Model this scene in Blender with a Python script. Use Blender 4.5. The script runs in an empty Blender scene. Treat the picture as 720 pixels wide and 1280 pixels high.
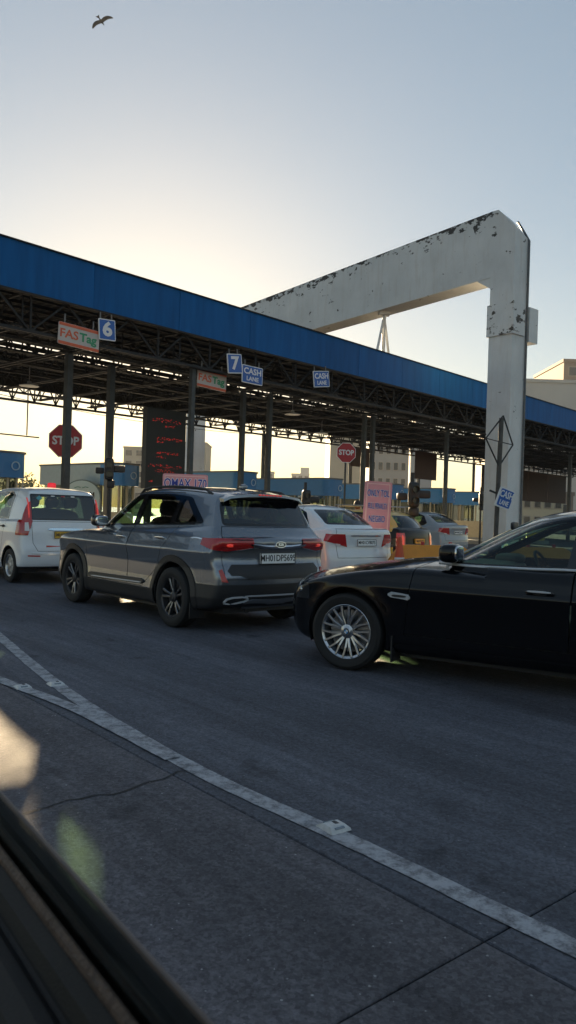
import bpy, bmesh, math, random
import numpy as np
from math import sin, cos, pi, radians as R, sqrt, atan2
from mathutils import Vector, Matrix
from mathutils.bvhtree import BVHTree

random.seed(7); np.random.seed(7)
scene = bpy.context.scene
COL = scene.collection

# ------------------------------------------------------------------ camera
CAM_H = 1.36
cam_data = bpy.data.cameras.new('camera')
cam = bpy.data.objects.new('camera', cam_data)
COL.objects.link(cam)
cam.location = (0, 0, CAM_H)
cam.rotation_euler = (R(90), R(-1.8), 0)
cam_data.sensor_fit = 'VERTICAL'
cam_data.sensor_height = 36
cam_data.lens = 36 * 962 / 1280
cam_data.clip_start = 0.02
cam_data.clip_end = 6000
cam_data.dof.use_dof = True
cam_data.dof.focus_distance = 9.0
cam_data.dof.aperture_fstop = 9.0
scene.camera = cam

# ------------------------------------------------------------------ sky, sun, exposure
SUN_ELEV, SUN_AZ = 9.6, -10.5          # degrees; azimuth measured from +Y towards +X
world = bpy.data.worlds.new('World')
scene.world = world
world.use_nodes = True
wn = world.node_tree
bg = wn.nodes['Background']
sky = wn.nodes.new('ShaderNodeTexSky')
sky.sky_type = 'NISHITA'
sky.sun_disc = False
sky.sun_elevation = R(SUN_ELEV)
sky.sun_rotation = R(SUN_AZ)
sky.altitude = 0
sky.air_density = 1.0
sky.dust_density = 0.45
sky.ozone_density = 1.0
hs = wn.nodes.new('ShaderNodeHueSaturation')
hs.inputs['Saturation'].default_value = 1.25
hs.inputs['Value'].default_value = 0.93
gam = wn.nodes.new('ShaderNodeGamma')          # hazy evening sky: evens out the glare round the low sun
gam.inputs['Gamma'].default_value = 0.60
wn.links.new(sky.outputs[0], gam.inputs['Color'])
wn.links.new(gam.outputs[0], hs.inputs['Color'])
wn.links.new(hs.outputs[0], bg.inputs[0])
bg.inputs[1].default_value = 0.05

sun_data = bpy.data.lights.new('sun', 'SUN')
sun = bpy.data.objects.new('sun', sun_data)
COL.objects.link(sun)
sun_data.energy = 5.0
sun_data.angle = R(0.6)
sun_data.color = (1.0, 0.76, 0.46)
_d = Vector((sin(R(SUN_AZ)) * cos(R(SUN_ELEV)), cos(R(SUN_AZ)) * cos(R(SUN_ELEV)), sin(R(SUN_ELEV))))
sun.rotation_euler = _d.to_track_quat('Z', 'Y').to_euler()
sun.location = (-20, 60, 40)

scene.view_settings.view_transform = 'Standard'
scene.view_settings.look = 'None'
scene.view_settings.gamma = 1
scene.view_settings.use_curve_mapping = False
scene.view_settings.exposure = 2.5
try:
    scene.cycles.use_denoising = True
    scene.cycles.max_bounces = 10
    scene.cycles.transparent_max_bounces = 24
    scene.cycles.caustics_reflective = False
    scene.cycles.caustics_refractive = False
    scene.cycles.sample_clamp_indirect = 6.0
except Exception:
    pass

# ------------------------------------------------------------------ materials
MATS = {}
def mat(name, color=(0.5, 0.5, 0.5), rough=0.5, metal=0.0, coat=0.0, spec=0.5, var=0.0, vscale=8.0, bump=0.0, bscale=60.0, emit=None, estr=0.0, rvar=0.0):
    if name in MATS: return MATS[name]
    m = bpy.data.materials.new(name); m.use_nodes = True
    nt = m.node_tree; b = nt.nodes['Principled BSDF']
    b.inputs['Base Color'].default_value = (*color, 1)
    b.inputs['Roughness'].default_value = rough
    b.inputs['Metallic'].default_value = metal
    b.inputs['Coat Weight'].default_value = coat
    b.inputs['Coat Roughness'].default_value = 0.03
    b.inputs['Specular IOR Level'].default_value = spec
    if emit:
        b.inputs['Emission Color'].default_value = (*emit, 1)
        b.inputs['Emission Strength'].default_value = estr
    if var or bump or rvar:
        tc = nt.nodes.new('ShaderNodeTexCoord')
        nz = nt.nodes.new('ShaderNodeTexNoise'); nz.inputs['Scale'].default_value = vscale
        nz.inputs['Detail'].default_value = 6; nz.inputs['Roughness'].default_value = 0.6
        nt.links.new(tc.outputs['Object'], nz.inputs['Vector'])
        if var:
            mr = nt.nodes.new('ShaderNodeMapRange')
            mr.inputs['From Min'].default_value = 0.25; mr.inputs['From Max'].default_value = 0.75
            mr.inputs['To Min'].default_value = 1 - var; mr.inputs['To Max'].default_value = 1 + var
            nt.links.new(nz.outputs['Fac'], mr.inputs['Value'])
            vm = nt.nodes.new('ShaderNodeVectorMath'); vm.operation = 'SCALE'
            vm.inputs[0].default_value = color
            nt.links.new(mr.outputs[0], vm.inputs['Scale'])
            nt.links.new(vm.outputs[0], b.inputs['Base Color'])
        if rvar:
            m2 = nt.nodes.new('ShaderNodeMapRange')
            m2.inputs['From Min'].default_value = 0.3; m2.inputs['From Max'].default_value = 0.7
            m2.inputs['To Min'].default_value = max(0.02, rough - rvar); m2.inputs['To Max'].default_value = rough + rvar
            nt.links.new(nz.outputs['Fac'], m2.inputs['Value'])
            nt.links.new(m2.outputs[0], b.inputs['Roughness'])
        if bump:
            n2 = nt.nodes.new('ShaderNodeTexNoise'); n2.inputs['Scale'].default_value = bscale; n2.inputs['Detail'].default_value = 4
            nt.links.new(tc.outputs['Object'], n2.inputs['Vector'])
            bp = nt.nodes.new('ShaderNodeBump'); bp.inputs['Strength'].default_value = bump; bp.inputs['Distance'].default_value = 0.02
            nt.links.new(n2.outputs['Fac'], bp.inputs['Height'])
            nt.links.new(bp.outputs[0], b.inputs['Normal'])
    MATS[name] = m
    return m

def glass_mat(name, tint=(0.6, 0.75, 0.66), rough=0.0, ior=1.5):
    if name in MATS: return MATS[name]
    m = bpy.data.materials.new(name); m.use_nodes = True
    nt = m.node_tree; nt.nodes.clear()
    out = nt.nodes.new('ShaderNodeOutputMaterial')
    tr = nt.nodes.new('ShaderNodeBsdfTransparent'); tr.inputs[0].default_value = (*tint, 1)
    gl = nt.nodes.new('ShaderNodeBsdfGlossy'); gl.inputs['Roughness'].default_value = rough
    gl.inputs['Color'].default_value = (0.95, 0.97, 1, 1)
    fr = nt.nodes.new('ShaderNodeFresnel')
    ge = nt.nodes.new('ShaderNodeNewGeometry')      # a thin pane reflects alike from both sides
    mi = nt.nodes.new('ShaderNodeMix'); mi.inputs['A'].default_value = ior; mi.inputs['B'].default_value = 1 / ior
    nt.links.new(ge.outputs['Backfacing'], mi.inputs['Factor']); nt.links.new(mi.outputs['Result'], fr.inputs['IOR'])
    mx = nt.nodes.new('ShaderNodeMixShader')
    nt.links.new(fr.outputs[0], mx.inputs[0]); nt.links.new(tr.outputs[0], mx.inputs[1]); nt.links.new(gl.outputs[0], mx.inputs[2])
    nt.links.new(mx.outputs[0], out.inputs[0])
    MATS[name] = m
    return m

# ------------------------------------------------------------------ object helpers
def link(o, parent=None):
    COL.objects.link(o)
    if parent is not None: o.parent = parent
    return o
def tag(o, label=None, cat=None, group=None, kind=None):
    if label: o['label'] = label
    if cat: o['category'] = cat
    if group: o['group'] = group
    if kind: o['kind'] = kind
    return o
def empty(name, loc=(0, 0, 0), rz=0.0, parent=None):
    o = bpy.data.objects.new(name, None); o.empty_display_size = 0.3
    o.location = loc; o.rotation_euler = (0, 0, rz)
    return link(o, parent)
def copy_tree(o, parent=None):
    c = o.copy(); COL.objects.link(c)
    if parent is not None: c.parent = parent
    for ch in list(o.children): copy_tree(ch, c)
    return c

class MB:
    """collects polygons, built as one mesh object"""
    def __init__(s): s.v = []; s.f = []
    def add(s, vs, fs):
        n = len(s.v); s.v += [tuple(p) for p in vs]; s.f += [tuple(i + n for i in f) for f in fs]; return s
    def box(s, c, d, rot=None):
        hx, hy, hz = d[0] / 2, d[1] / 2, d[2] / 2
        vs = [Vector((x, y, z)) for x in (-hx, hx) for y in (-hy, hy) for z in (-hz, hz)]
        if rot is not None: vs = [rot @ v for v in vs]
        vs = [v + Vector(c) for v in vs]
        return s.add(vs, [(0, 1, 3, 2), (4, 6, 7, 5), (0, 4, 5, 1), (2, 3, 7, 6), (0, 2, 6, 4), (1, 5, 7, 3)])
    def bar(s, a, b, w, h=None, up=(0, 0, 1)):
        a = Vector(a); b = Vector(b); h = h or w
        d = (b - a); L = d.length
        if L < 1e-6: return s
        d /= L; u = Vector(up)
        if abs(d.dot(u)) > 0.98: u = Vector((1, 0, 0))
        r = d.cross(u).normalized(); u = r.cross(d)
        vs = []
        for p in (a, b):
            for sr, su in ((-1, -1), (1, -1), (1, 1), (-1, 1)): vs.append(p + r * sr * w / 2 + u * su * h / 2)
        return s.add(vs, [(3, 2, 1, 0), (4, 5, 6, 7), (0, 1, 5, 4), (1, 2, 6, 5), (2, 3, 7, 6), (3, 0, 4, 7)])
    def tube(s, pts, r, n=8, caps=True, r2=None):
        pts = [Vector(p) for p in pts]; rings = []
        prev = None
        for i, p in enumerate(pts):
            d = (pts[min(i + 1, len(pts) - 1)] - pts[max(i - 1, 0)]).normalized()
            u = Vector((0, 0, 1)) if abs(d.z) < 0.95 else Vector((1, 0, 0))
            if prev is not None: u = prev
            a = d.cross(u).normalized(); b = a.cross(d).normalized(); prev = b
            rr = r if r2 is None else r + (r2 - r) * i / (len(pts) - 1)
            if isinstance(r, (list, tuple)): rr = r[i]
            rings.append([p + a * cos(2 * pi * k / n) * rr + b * sin(2 * pi * k / n) * rr for k in range(n)])
        base = len(s.v)
        vs = [v for ring in rings for v in ring]; fs = []
        for i in range(len(rings) - 1):
            for k in range(n):
                fs.append((i * n + k, i * n + (k + 1) % n, (i + 1) * n + (k + 1) % n, (i + 1) * n + k))
        if caps:
            fs.append(tuple(range(n - 1, -1, -1))); fs.append(tuple((len(rings) - 1) * n + k for k in range(n)))
        return s.add(vs, fs)
    def lathe(s, prof, n=32, axis='Z', c=(0, 0, 0), a0=0.0, a1=2 * pi):
        full = abs(a1 - a0 - 2 * pi) < 1e-6
        m = n if full else n + 1
        vs = []
        for k in range(m):
            a = a0 + (a1 - a0) * k / n
            for r, h in prof:
                p = {'Z': (r * cos(a), r * sin(a), h), 'Y': (r * cos(a), h, r * sin(a)), 'X': (h, r * cos(a), r * sin(a))}[axis]
                vs.append((p[0] + c[0], p[1] + c[1], p[2] + c[2]))
        q = len(prof); fs = []
        for k in range(n):
            k2 = (k + 1) % m
            for i in range(q - 1): fs.append((k * q + i, k2 * q + i, k2 * q + i + 1, k * q + i + 1))
        return s.add(vs, fs)
    def prism(s, poly, h0, h1, fn):
        """poly 2D, fn(u,v,h)->3D"""
        n = len(poly)
        vs = [fn(u, v, h0) for u, v in poly] + [fn(u, v, h1) for u, v in poly]
        fs = [tuple(range(n - 1, -1, -1)), tuple(range(n, 2 * n))] + [(i, (i + 1) % n, n + (i + 1) % n, n + i) for i in range(n)]
        return s.add(vs, fs)
    def superell(s, c, d, e=4.0, nu=20, nv=12, rot=None):
        """rounded box (superellipsoid) of full size d"""
        vs = []; p = 2.0 / e
        def sp(a): return math.copysign(abs(a) ** p, a)
        for j in range(nv + 1):
            ph = -pi / 2 + pi * j / nv
            for i in range(nu):
                th = 2 * pi * i / nu
                v = Vector((sp(cos(ph)) * sp(cos(th)) * d[0] / 2, sp(cos(ph)) * sp(sin(th)) * d[1] / 2, sp(sin(ph)) * d[2] / 2))
                if rot is not None: v = rot @ v
                vs.append(v + Vector(c))
        fs = []
        for j in range(nv):
            for i in range(nu):
                fs.append((j * nu + i, j * nu + (i + 1) % nu, (j + 1) * nu + (i + 1) % nu, (j + 1) * nu + i))
        return s.add(vs, fs)
    def mesh(s, name, m, smooth=False):
        me = bpy.data.meshes.new(name); me.from_pydata([tuple(p) for p in s.v], [], s.f)
        bm = bmesh.new(); bm.from_mesh(me)
        bmesh.ops.remove_doubles(bm, verts=bm.verts, dist=1e-6)
        bmesh.ops.recalc_face_normals(bm, faces=bm.faces)
        bm.to_mesh(me); bm.free()
        if m: me.materials.append(m)
        if smooth: shade_auto(me)
        return me
    def build(s, name, m, parent=None, smooth=False, loc=None, rz=None):
        o = bpy.data.objects.new(name, s.mesh(name, m, smooth))
        link(o, parent)
        if loc is not None: o.location = loc
        if rz is not None: o.rotation_euler = (0, 0, rz)
        return o

def shade_auto(me, ang=38):
    me.polygons.foreach_set('use_smooth', [True] * len(me.polygons))
    try: me.set_sharp_from_angle(angle=R(ang))
    except Exception: pass

def bevel(o, w=0.01, seg=2):
    md = o.modifiers.new('bevel', 'BEVEL'); md.width = w; md.segments = seg; md.limit_method = 'ANGLE'; md.angle_limit = R(40)
    return o

def text_mesh(body, size, name='lettering', bold=0.0, extrude=0.002, align='CENTER', xscale=1.0, space=1.0):
    cu = bpy.data.curves.new('t', 'FONT'); cu.body = body; cu.size = size
    cu.align_x = align; cu.align_y = 'CENTER'; cu.extrude = extrude; cu.offset = bold; cu.space_character = space
    cu.resolution_u = 3
    ob = bpy.data.objects.new('t', cu); COL.objects.link(ob)
    bpy.context.view_layer.update()
    dg = bpy.context.evaluated_depsgraph_get()
    me = bpy.data.meshes.new_from_object(ob.evaluated_get(dg))
    bpy.data.objects.remove(ob); bpy.data.curves.remove(cu)
    me.name = name
    if xscale != 1.0:
        for v in me.vertices: v.co.x *= xscale
    return me
def text_on(parent, body, size, origin, xdir, updir, m, name='lettering', **kw):
    """lettering lying in the plane spanned by xdir / updir, in parent space"""
    me = text_mesh(body, size, name, **kw)
    x = Vector(xdir).normalized(); u = Vector(updir).normalized(); n = x.cross(u)
    M = Matrix(((x.x, u.x, n.x, origin[0]), (x.y, u.y, n.y, origin[1]), (x.z, u.z, n.z, origin[2]), (0, 0, 0, 1)))
    me.transform(M)
    me.materials.clear(); me.materials.append(m)
    o = bpy.data.objects.new(name, me)
    return link(o, parent)

# ------------------------------------------------------------------ implicit surfaces (car bodies, people)
def chaikin(poly, it=2):
    p = np.array(poly, float)
    for _ in range(it):
        q = np.roll(p, -1, 0)
        p = np.stack([p * .75 + q * .25, p * .25 + q * .75], 1).reshape(-1, 2)
    return p
def chaikin_open(pts, it=2):
    p = np.array(pts, float)
    for _ in range(it):
        a = p[:-1] * .75 + p[1:] * .25; b = p[:-1] * .25 + p[1:] * .75
        p = np.concatenate([p[:1], np.stack([a, b], 1).reshape(-1, 2), p[-1:]])
    return p
def poly_sdf(x, z, poly):
    d = np.full(x.shape, 1e9); sgn = np.ones(x.shape)
    n = len(poly)
    for i in range(n):
        ax, az = poly[i - 1]; bx, bz = poly[i]
        ex, ez = bx - ax, bz - az
        L2 = ex * ex + ez * ez
        if L2 < 1e-14: continue
        wx, wz = x - ax, z - az
        t = np.clip((wx * ex + wz * ez) / L2, 0, 1)
        dx, dz = wx - ex * t, wz - ez * t
        d = np.minimum(d, dx * dx + dz * dz)
        if az != bz:
            c = ((az > z) != (bz > z)) & (x < (bx - ax) * (z - az) / (bz - az) + ax)
            sgn = np.where(c, -sgn, sgn)
    return np.sqrt(d) * sgn
def smax(a, b, k):
    h = np.clip(0.5 + 0.5 * (a - b) / k, 0, 1); return b + (a - b) * h + k * h * (1 - h)
def smin(a, b, k): return -smax(-a, -b, k)
def sstep(x, a, b):
    t = np.clip((x - a) / (b - a), 0, 1); return t * t * (3 - 2 * t)

def surface_nets(f, lo, hi, h, project=3):
    ax = [np.arange(lo[i], hi[i] + h, h) for i in range(3)]
    nx, ny, nz = map(len, ax)
    # coarse pass to find the band, then the fine grid there only
    st = 3
    cx = [np.arange(lo[i], hi[i] + st * h, st * h) for i in range(3)]
    G = np.stack(np.meshgrid(*cx, indexing='ij'), -1)
    FC = f(G.reshape(-1, 3)).reshape(G.shape[:3])
    ii = [np.minimum((np.arange(n) + 1) // st, len(c) - 1) for n, c in zip((nx, ny, nz), cx)]
    FCf = FC[np.ix_(*ii)]
    band = np.abs(FCf) < h * st * 2.2
    Fv = np.where(FCf > 0, 1.0, -1.0)
    I = np.argwhere(band)
    P = np.stack([ax[0][I[:, 0]], ax[1][I[:, 1]], ax[2][I[:, 2]]], 1)
    Fv[band] = f(P)
    neg = Fv < 0
    # cells
    c8 = [neg[i:nx - 1 + i, j:ny - 1 + j, k:nz - 1 + k] for i in (0, 1) for j in (0, 1) for k in (0, 1)]
    cnt = sum(c.astype(np.int8) for c in c8)
    act = (cnt > 0) & (cnt < 8)
    idx = -np.ones(act.shape, int)
    cells = np.argwhere(act); idx[act] = np.arange(len(cells))
    acc = np.zeros((len(cells), 3)); num = np.zeros(len(cells))
    corners = [(i, j, k) for i in (0, 1) for j in (0, 1) for k in (0, 1)]
    vals = np.stack([Fv[cells[:, 0] + c[0], cells[:, 1] + c[1], cells[:, 2] + c[2]] for c in corners], 1)
    for a in range(8):
        for b in range(a + 1, 8):
            if sum(abs(corners[a][q] - corners[b][q]) for q in range(3)) != 1: continue
            m = (vals[:, a] < 0) != (vals[:, b] < 0)
            t = np.where(m, vals[:, a] / np.where(m, vals[:, a] - vals[:, b], 1), 0)
            pa = np.array(corners[a], float); pb = np.array(corners[b], float)
            acc += np.where(m[:, None], pa + (pb - pa) * t[:, None], 0); num += m
    V = (cells + acc / num[:, None]) * h + np.array(lo)
    quads = []
    for axis in range(3):
        s1 = [slice(None)] * 3; s2 = [slice(None)] * 3
        s1[axis] = slice(0, -1); s2[axis] = slice(1, None)
        ch = neg[tuple(s1)] != neg[tuple(s2)]
        E = np.argwhere(ch)
        b, c = [(1, 2), (2, 0), (0, 1)][axis]
        ok = (E[:, b] > 0) & (E[:, c] > 0) & (E[:, b] < idx.shape[b]) & (E[:, c] < idx.shape[c])
        E = E[ok]
        def cell(db, dc):
            q = E.copy(); q[:, b] += db; q[:, c] += dc
            return idx[q[:, 0], q[:, 1], q[:, 2]]
        q = np.stack([cell(-1, -1), cell(0, -1), cell(0, 0), cell(-1, 0)], 1)
        s = neg[E[:, 0], E[:, 1], E[:, 2]]
        q = np.where(s[:, None], q, q[:, ::-1])
        quads.append(q[(q >= 0).all(1)])
    Q = np.concatenate(quads)
    for _ in range(project):
        g = grad(f, V); fv = f(V)
        step = fv[:, None] * g / np.maximum((g * g).sum(1), 0.05)[:, None]
        n = np.linalg.norm(step, axis=1, keepdims=True)
        V = V - step * np.minimum(1, h * 0.7 / np.maximum(n, 1e-9))
    return V, Q
def grad(f, P, e=0.004):
    g = np.zeros(P.shape)
    for i in range(3):
        d = np.zeros(3); d[i] = e
        g[:, i] = (f(P + d) - f(P - d)) / (2 * e)
    return g

# ------------------------------------------------------------------ car shell: implicit body cut into panels
def convex_planes(poly, axes):
    """half-spaces a.p<d for a convex 2D polygon given in the two named axes"""
    P = [Vector(p) for p in poly]; c = sum(P, Vector((0, 0))) / len(P); out = []
    for i in range(len(P)):
        a, b = P[i - 1], P[i]; e = b - a
        if e.length < 1e-9: continue
        n = Vector((e.y, -e.x)).normalized()
        if (c - a).dot(n) > 0: n = -n
        v = [0, 0, 0]; v[axes[0]] = n.x; v[axes[1]] = n.y
        out.append((Vector(v), n.dot(a)))
    return out
def round_poly(poly, r, n=3):
    out = []; P = [Vector(p) for p in poly]; N = len(P)
    for i in range(N):
        p = P[i]; a = P[i - 1] - p; b = P[(i + 1) % N] - p
        rr = r[i] if isinstance(r, (list, tuple)) else r
        rr = min(rr, a.length * .45, b.length * .45)
        A = p + a.normalized() * rr; B = p + b.normalized() * rr
        for k in range(n + 1):
            t = k / n
            out.append(A * (1 - t) ** 2 + p * 2 * t * (1 - t) + B * t * t)
    return [tuple(q) for q in out]
def inset_poly(poly, d):
    P = [Vector(p) for p in poly]; c = sum(P, Vector((0, 0))) / len(P); N = len(P); L = []
    for i in range(N):
        a, b = P[i], P[(i + 1) % N]; n = Vector(((b - a).y, -(b - a).x)).normalized()
        if (c - a).dot(n) < 0: n = -n
        L.append((a + n * d, (b - a)))
    out = []
    for i in range(N):
        (p, u), (q, w) = L[i - 1], L[i]
        den = u.x * w.y - u.y * w.x
        if abs(den) < 1e-9: out.append(tuple(q)); continue
        t = ((q.x - p.x) * w.y - (q.y - p.y) * w.x) / den
        out.append(tuple(p + u * t))
    return out

class Shell:
    """implicit surface meshed once, then cut into panels by convex half-space regions"""
    K = 14
    def __init__(s, f, lo, hi, h):
        V, Q = surface_nets(f, lo, hi, h, 2)
        g = grad(f, V); g /= np.maximum(np.linalg.norm(g, axis=1, keepdims=True), 1e-9)
        s.V = V; s.N = g
        s.F = np.concatenate([Q, np.repeat(Q[:, -1:], s.K - 4, 1)], 1)
        s.bvh = BVHTree.FromPolygons([tuple(v) for v in V], [tuple(q) for q in Q.tolist()])
    def split(s, planes, pred=None):
        PN = np.array([tuple(n) for n, d in planes]); PD = np.array([d for n, d in planes])
        dist = s.V @ PN.T - PD
        cand = np.ones(len(s.F), bool); ins = np.ones(len(s.F), bool)
        for p in range(len(planes)):
            q = dist[:, p]; idx = np.flatnonzero(cand)
            if not len(idx): break
            fd = q[s.F[idx]]
            cand[idx] = fd.min(1) < -1e-6
            ins[idx] &= fd.max(1) <= 1e-6
        idx = np.flatnonzero(cand)
        if pred is not None and len(idx):
            C = s.V[s.F[idx, :4]].mean(1)
            ok = np.array([pred(Vector(c)) for c in C], bool)
            cand[idx[~ok]] = False
        ins &= cand
        inside = [s.F[ins]]; keep = [s.F[~cand]]
        newV = []; newN = []; nb = len(s.V); cache = {}
        dl = {}
        def D(i, p):
            return dist[i, p] if i < nb else dl[i][p]
        def pt(i): return s.V[i] if i < nb else newV[i - nb]
        def nr(i): return s.N[i] if i < nb else newN[i - nb]
        extra_in = []; extra_out = []
        for fi in np.flatnonzero(cand & ~ins):
            poly = list(dict.fromkeys(s.F[fi].tolist()))
            for p in range(len(planes)):
                ds = [D(i, p) for i in poly]
                if max(ds) <= 1e-6: continue
                if min(ds) >= -1e-6: extra_out.append(poly); poly = None; break
                a = []; b = []; n = len(poly)
                for k in range(n):
                    i, j = poly[k], poly[(k + 1) % n]; di, dj = ds[k], ds[(k + 1) % n]
                    if di <= 1e-6: a.append(i)
                    if di >= -1e-6: b.append(i)
                    if (di < -1e-6 and dj > 1e-6) or (di > 1e-6 and dj < -1e-6):
                        key = (min(i, j), max(i, j), p)
                        if key not in cache:
                            t = di / (di - dj)
                            v = pt(i) * (1 - t) + pt(j) * t; nn = nr(i) * (1 - t) + nr(j) * t
                            nn = nn / max(np.linalg.norm(nn), 1e-9)
                            newV.append(v); newN.append(nn); m = nb + len(newV) - 1
                            dl[m] = PN @ v - PD; cache[key] = m
                        a.append(cache[key]); b.append(cache[key])
                if len(b) > 2: extra_out.append(b)
                poly = a
                if len(a) < 3: poly = None; break
            if poly: extra_in.append(poly)
        def pad(L):
            out = []
            for q in L:
                while len(q) > s.K: out.append(q[:s.K] ); q = [q[0]] + q[s.K - 1:]
                out.append(list(q) + [q[-1]] * (s.K - len(q)))
            return np.array(out, int).reshape(-1, s.K)
        if newV: s.V = np.concatenate([s.V, np.array(newV)]); s.N = np.concatenate([s.N, np.array(newN)])
        s.F = np.concatenate(keep + [pad(extra_out)])
        return np.concatenate(inside + [pad(extra_in)])
    def pack(s, F):
        u, inv = np.unique(F, return_inverse=True)
        inv = inv.reshape(F.shape)
        return s.V[u], s.N[u], [list(dict.fromkeys(r)) for r in inv.tolist()]
    def take(s, planes, pred=None): return s.pack(s.split(planes, pred))
    def drop(s, planes, pred=None): s.split(planes, pred)
    def rest(s): return s.pack(s.F)
    def make(s, VF, name, m, parent, offset=0.0, normals=True, flip=False):
        V, g, F = VF
        F = [f for f in F if len(f) > 2]
        if not F: return None
        P = V + g * offset
        me = bpy.data.meshes.new(name)
        me.from_pydata(P.tolist(), [], [f[::-1] for f in F] if flip else F)
        me.polygons.foreach_set('use_smooth', [True] * len(me.polygons))
        me.materials.append(m)
        me.update()
        if normals: me.normals_split_custom_set_from_vertices((-g if flip else g).tolist())
        o = bpy.data.objects.new(name, me)
        return link(o, parent)
    def side(s, x, z, sg=1):
        h = s.bvh.ray_cast(Vector((x, 3 * sg, z)), Vector((0, -sg, 0)))
        return (h[0], h[1]) if h[0] else (Vector((x, .8 * sg, z)), Vector((0, sg, 0)))
    def rear(s, y, z):
        h = s.bvh.ray_cast(Vector((-9, y, z)), Vector((1, 0, 0)))
        return (h[0], h[1]) if h[0] else (Vector((-3.5, y, z)), Vector((-1, 0, 0)))
    def front(s, y, z):
        h = s.bvh.ray_cast(Vector((9, y, z)), Vector((-1, 0, 0)))
        return (h[0], h[1]) if h[0] else (Vector((.8, y, z)), Vector((1, 0, 0)))
    def top(s, x, y):
        h = s.bvh.ray_cast(Vector((x, y, 4)), Vector((0, 0, -1)))
        return (h[0], h[1])
    def strip(s, pts, q, name, m, parent, w=0.02, t=0.008, n=None):
        """a moulding laid on the surface through points given in a view: q(u,v)->(pos,normal)"""
        pts = chaikin_open(pts, 1) if n is None else pts
        dense = []
        for a, b in zip(pts[:-1], pts[1:]):
            k = max(1, int(math.dist(a, b) / 0.06))
            for i in range(k): dense.append((a[0] + (b[0] - a[0]) * i / k, a[1] + (b[1] - a[1]) * i / k))
        dense.append(tuple(pts[-1]))
        PN = [q(*p) for p in dense]
        mb = MB(); rings = []
        for i, (p, nn) in enumerate(PN):
            d = (PN[min(i + 1, len(PN) - 1)][0] - PN[max(i - 1, 0)][0]).normalized()
            u = nn.cross(d).normalized()
            e = w / 2 * (0.35 if i in (0, len(PN) - 1) else 1)
            rings.append([p - u * e - nn * .004, p - u * e * .8 + nn * t, p + u * e * .8 + nn * t, p + u * e - nn * .004])
        vs = [v for r in rings for v in r]; fs = []
        for i in range(len(rings) - 1):
            for k in range(4): fs.append((i * 4 + k, i * 4 + (k + 1) % 4, i * 4 + 4 + (k + 1) % 4, i * 4 + 4 + k))
        fs += [(3, 2, 1, 0), tuple((len(rings) - 1) * 4 + k for k in range(4))]
        mb.add(vs, fs)
        return mb.build(name, m, parent, smooth=True)
    def patch(s, poly, q, name, m, parent, t=0.01):
        """a thin solid with the outline poly seen in the view q, lying on the surface"""
        c = [sum(p[0] for p in poly) / len(poly), sum(p[1] for p in poly) / len(poly)]
        P = [q(*p) for p in poly]; C = q(*c)
        vs = [p - n * .006 for p, n in P] + [p + n * t for p, n in P] + [C[0] + C[1] * t]
        N = len(poly); fs = [(i, (i + 1) % N, N + (i + 1) % N, N + i) for i in range(N)] + [(N + i, N + (i + 1) % N, 2 * N) for i in range(N)]
        return MB().add(vs, fs).build(name, m, parent, smooth=True)

# ------------------------------------------------------------------ vehicles: shared materials and parts
M_TYRE = mat('tyre_rubber', (0.012, 0.012, 0.013), 0.75, bump=0.2, bscale=90)
M_RIM = mat('alloy_silver', (0.52, 0.53, 0.55), 0.28, metal=1.0)
M_RIMM = mat('alloy_machined', (0.22, 0.225, 0.235), 0.3, metal=1.0)
M_RIMD = mat('alloy_dark', (0.05, 0.05, 0.055), 0.35, metal=0.6)
M_STEEL = mat('wheel_steel', (0.34, 0.35, 0.36), 0.45, metal=0.7, var=0.15)
M_BLACK = mat('black_plastic', (0.018, 0.018, 0.02), 0.5, bump=0.08, bscale=300)
M_GLOSSB = mat('gloss_black_trim', (0.008, 0.008, 0.009), 0.12, coat=0.5)
M_SATIN = mat('satin_silver', (.50, .51, .53), .3, coat=.4)
M_CHROME = mat('chrome', (0.75, 0.76, 0.78), 0.12, metal=1.0)
M_LINE = mat('cabin_lining', (0.022, 0.022, 0.024), 0.8)
M_SEAT = mat('seat_fabric', (0.03, 0.03, 0.033), 0.75, bump=0.2, bscale=80)
M_SEATB = mat('beige_leather', (0.42, 0.34, 0.24), 0.5, var=0.08)
M_RED = mat('lamp_red', (0.42, 0.012, 0.012), 0.12, coat=1.0)
M_REDLIT = mat('lamp_red_lit', (0.6, 0.02, 0.015), 0.2, coat=1.0, emit=(1.0, 0.06, 0.03), estr=0.06)
M_REFL = mat('reflector_red', (0.5, 0.03, 0.02), 0.25, coat=0.6)
M_LAMPC = mat('lamp_clear', (0.6, 0.62, 0.65), 0.1, coat=1.0, metal=0.3)
M_PLATEW = mat('plate_white', (0.84, 0.85, 0.85), 0.4, var=0.05)
M_PLATEY = mat('plate_yellow', (0.62, 0.36, 0.03), 0.4, var=0.05)
M_INK = mat('black_ink', (0.012, 0.012, 0.014), 0.5)
M_GLASS = glass_mat('car_glass', (0.66, 0.90, 0.68))
M_GLASSD = glass_mat('car_glass_tinted', (0.26, 0.32, 0.31), ior=1.85)
M_DISC = mat('brake_disc', (0.25, 0.25, 0.26), 0.35, metal=1.0)

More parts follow.
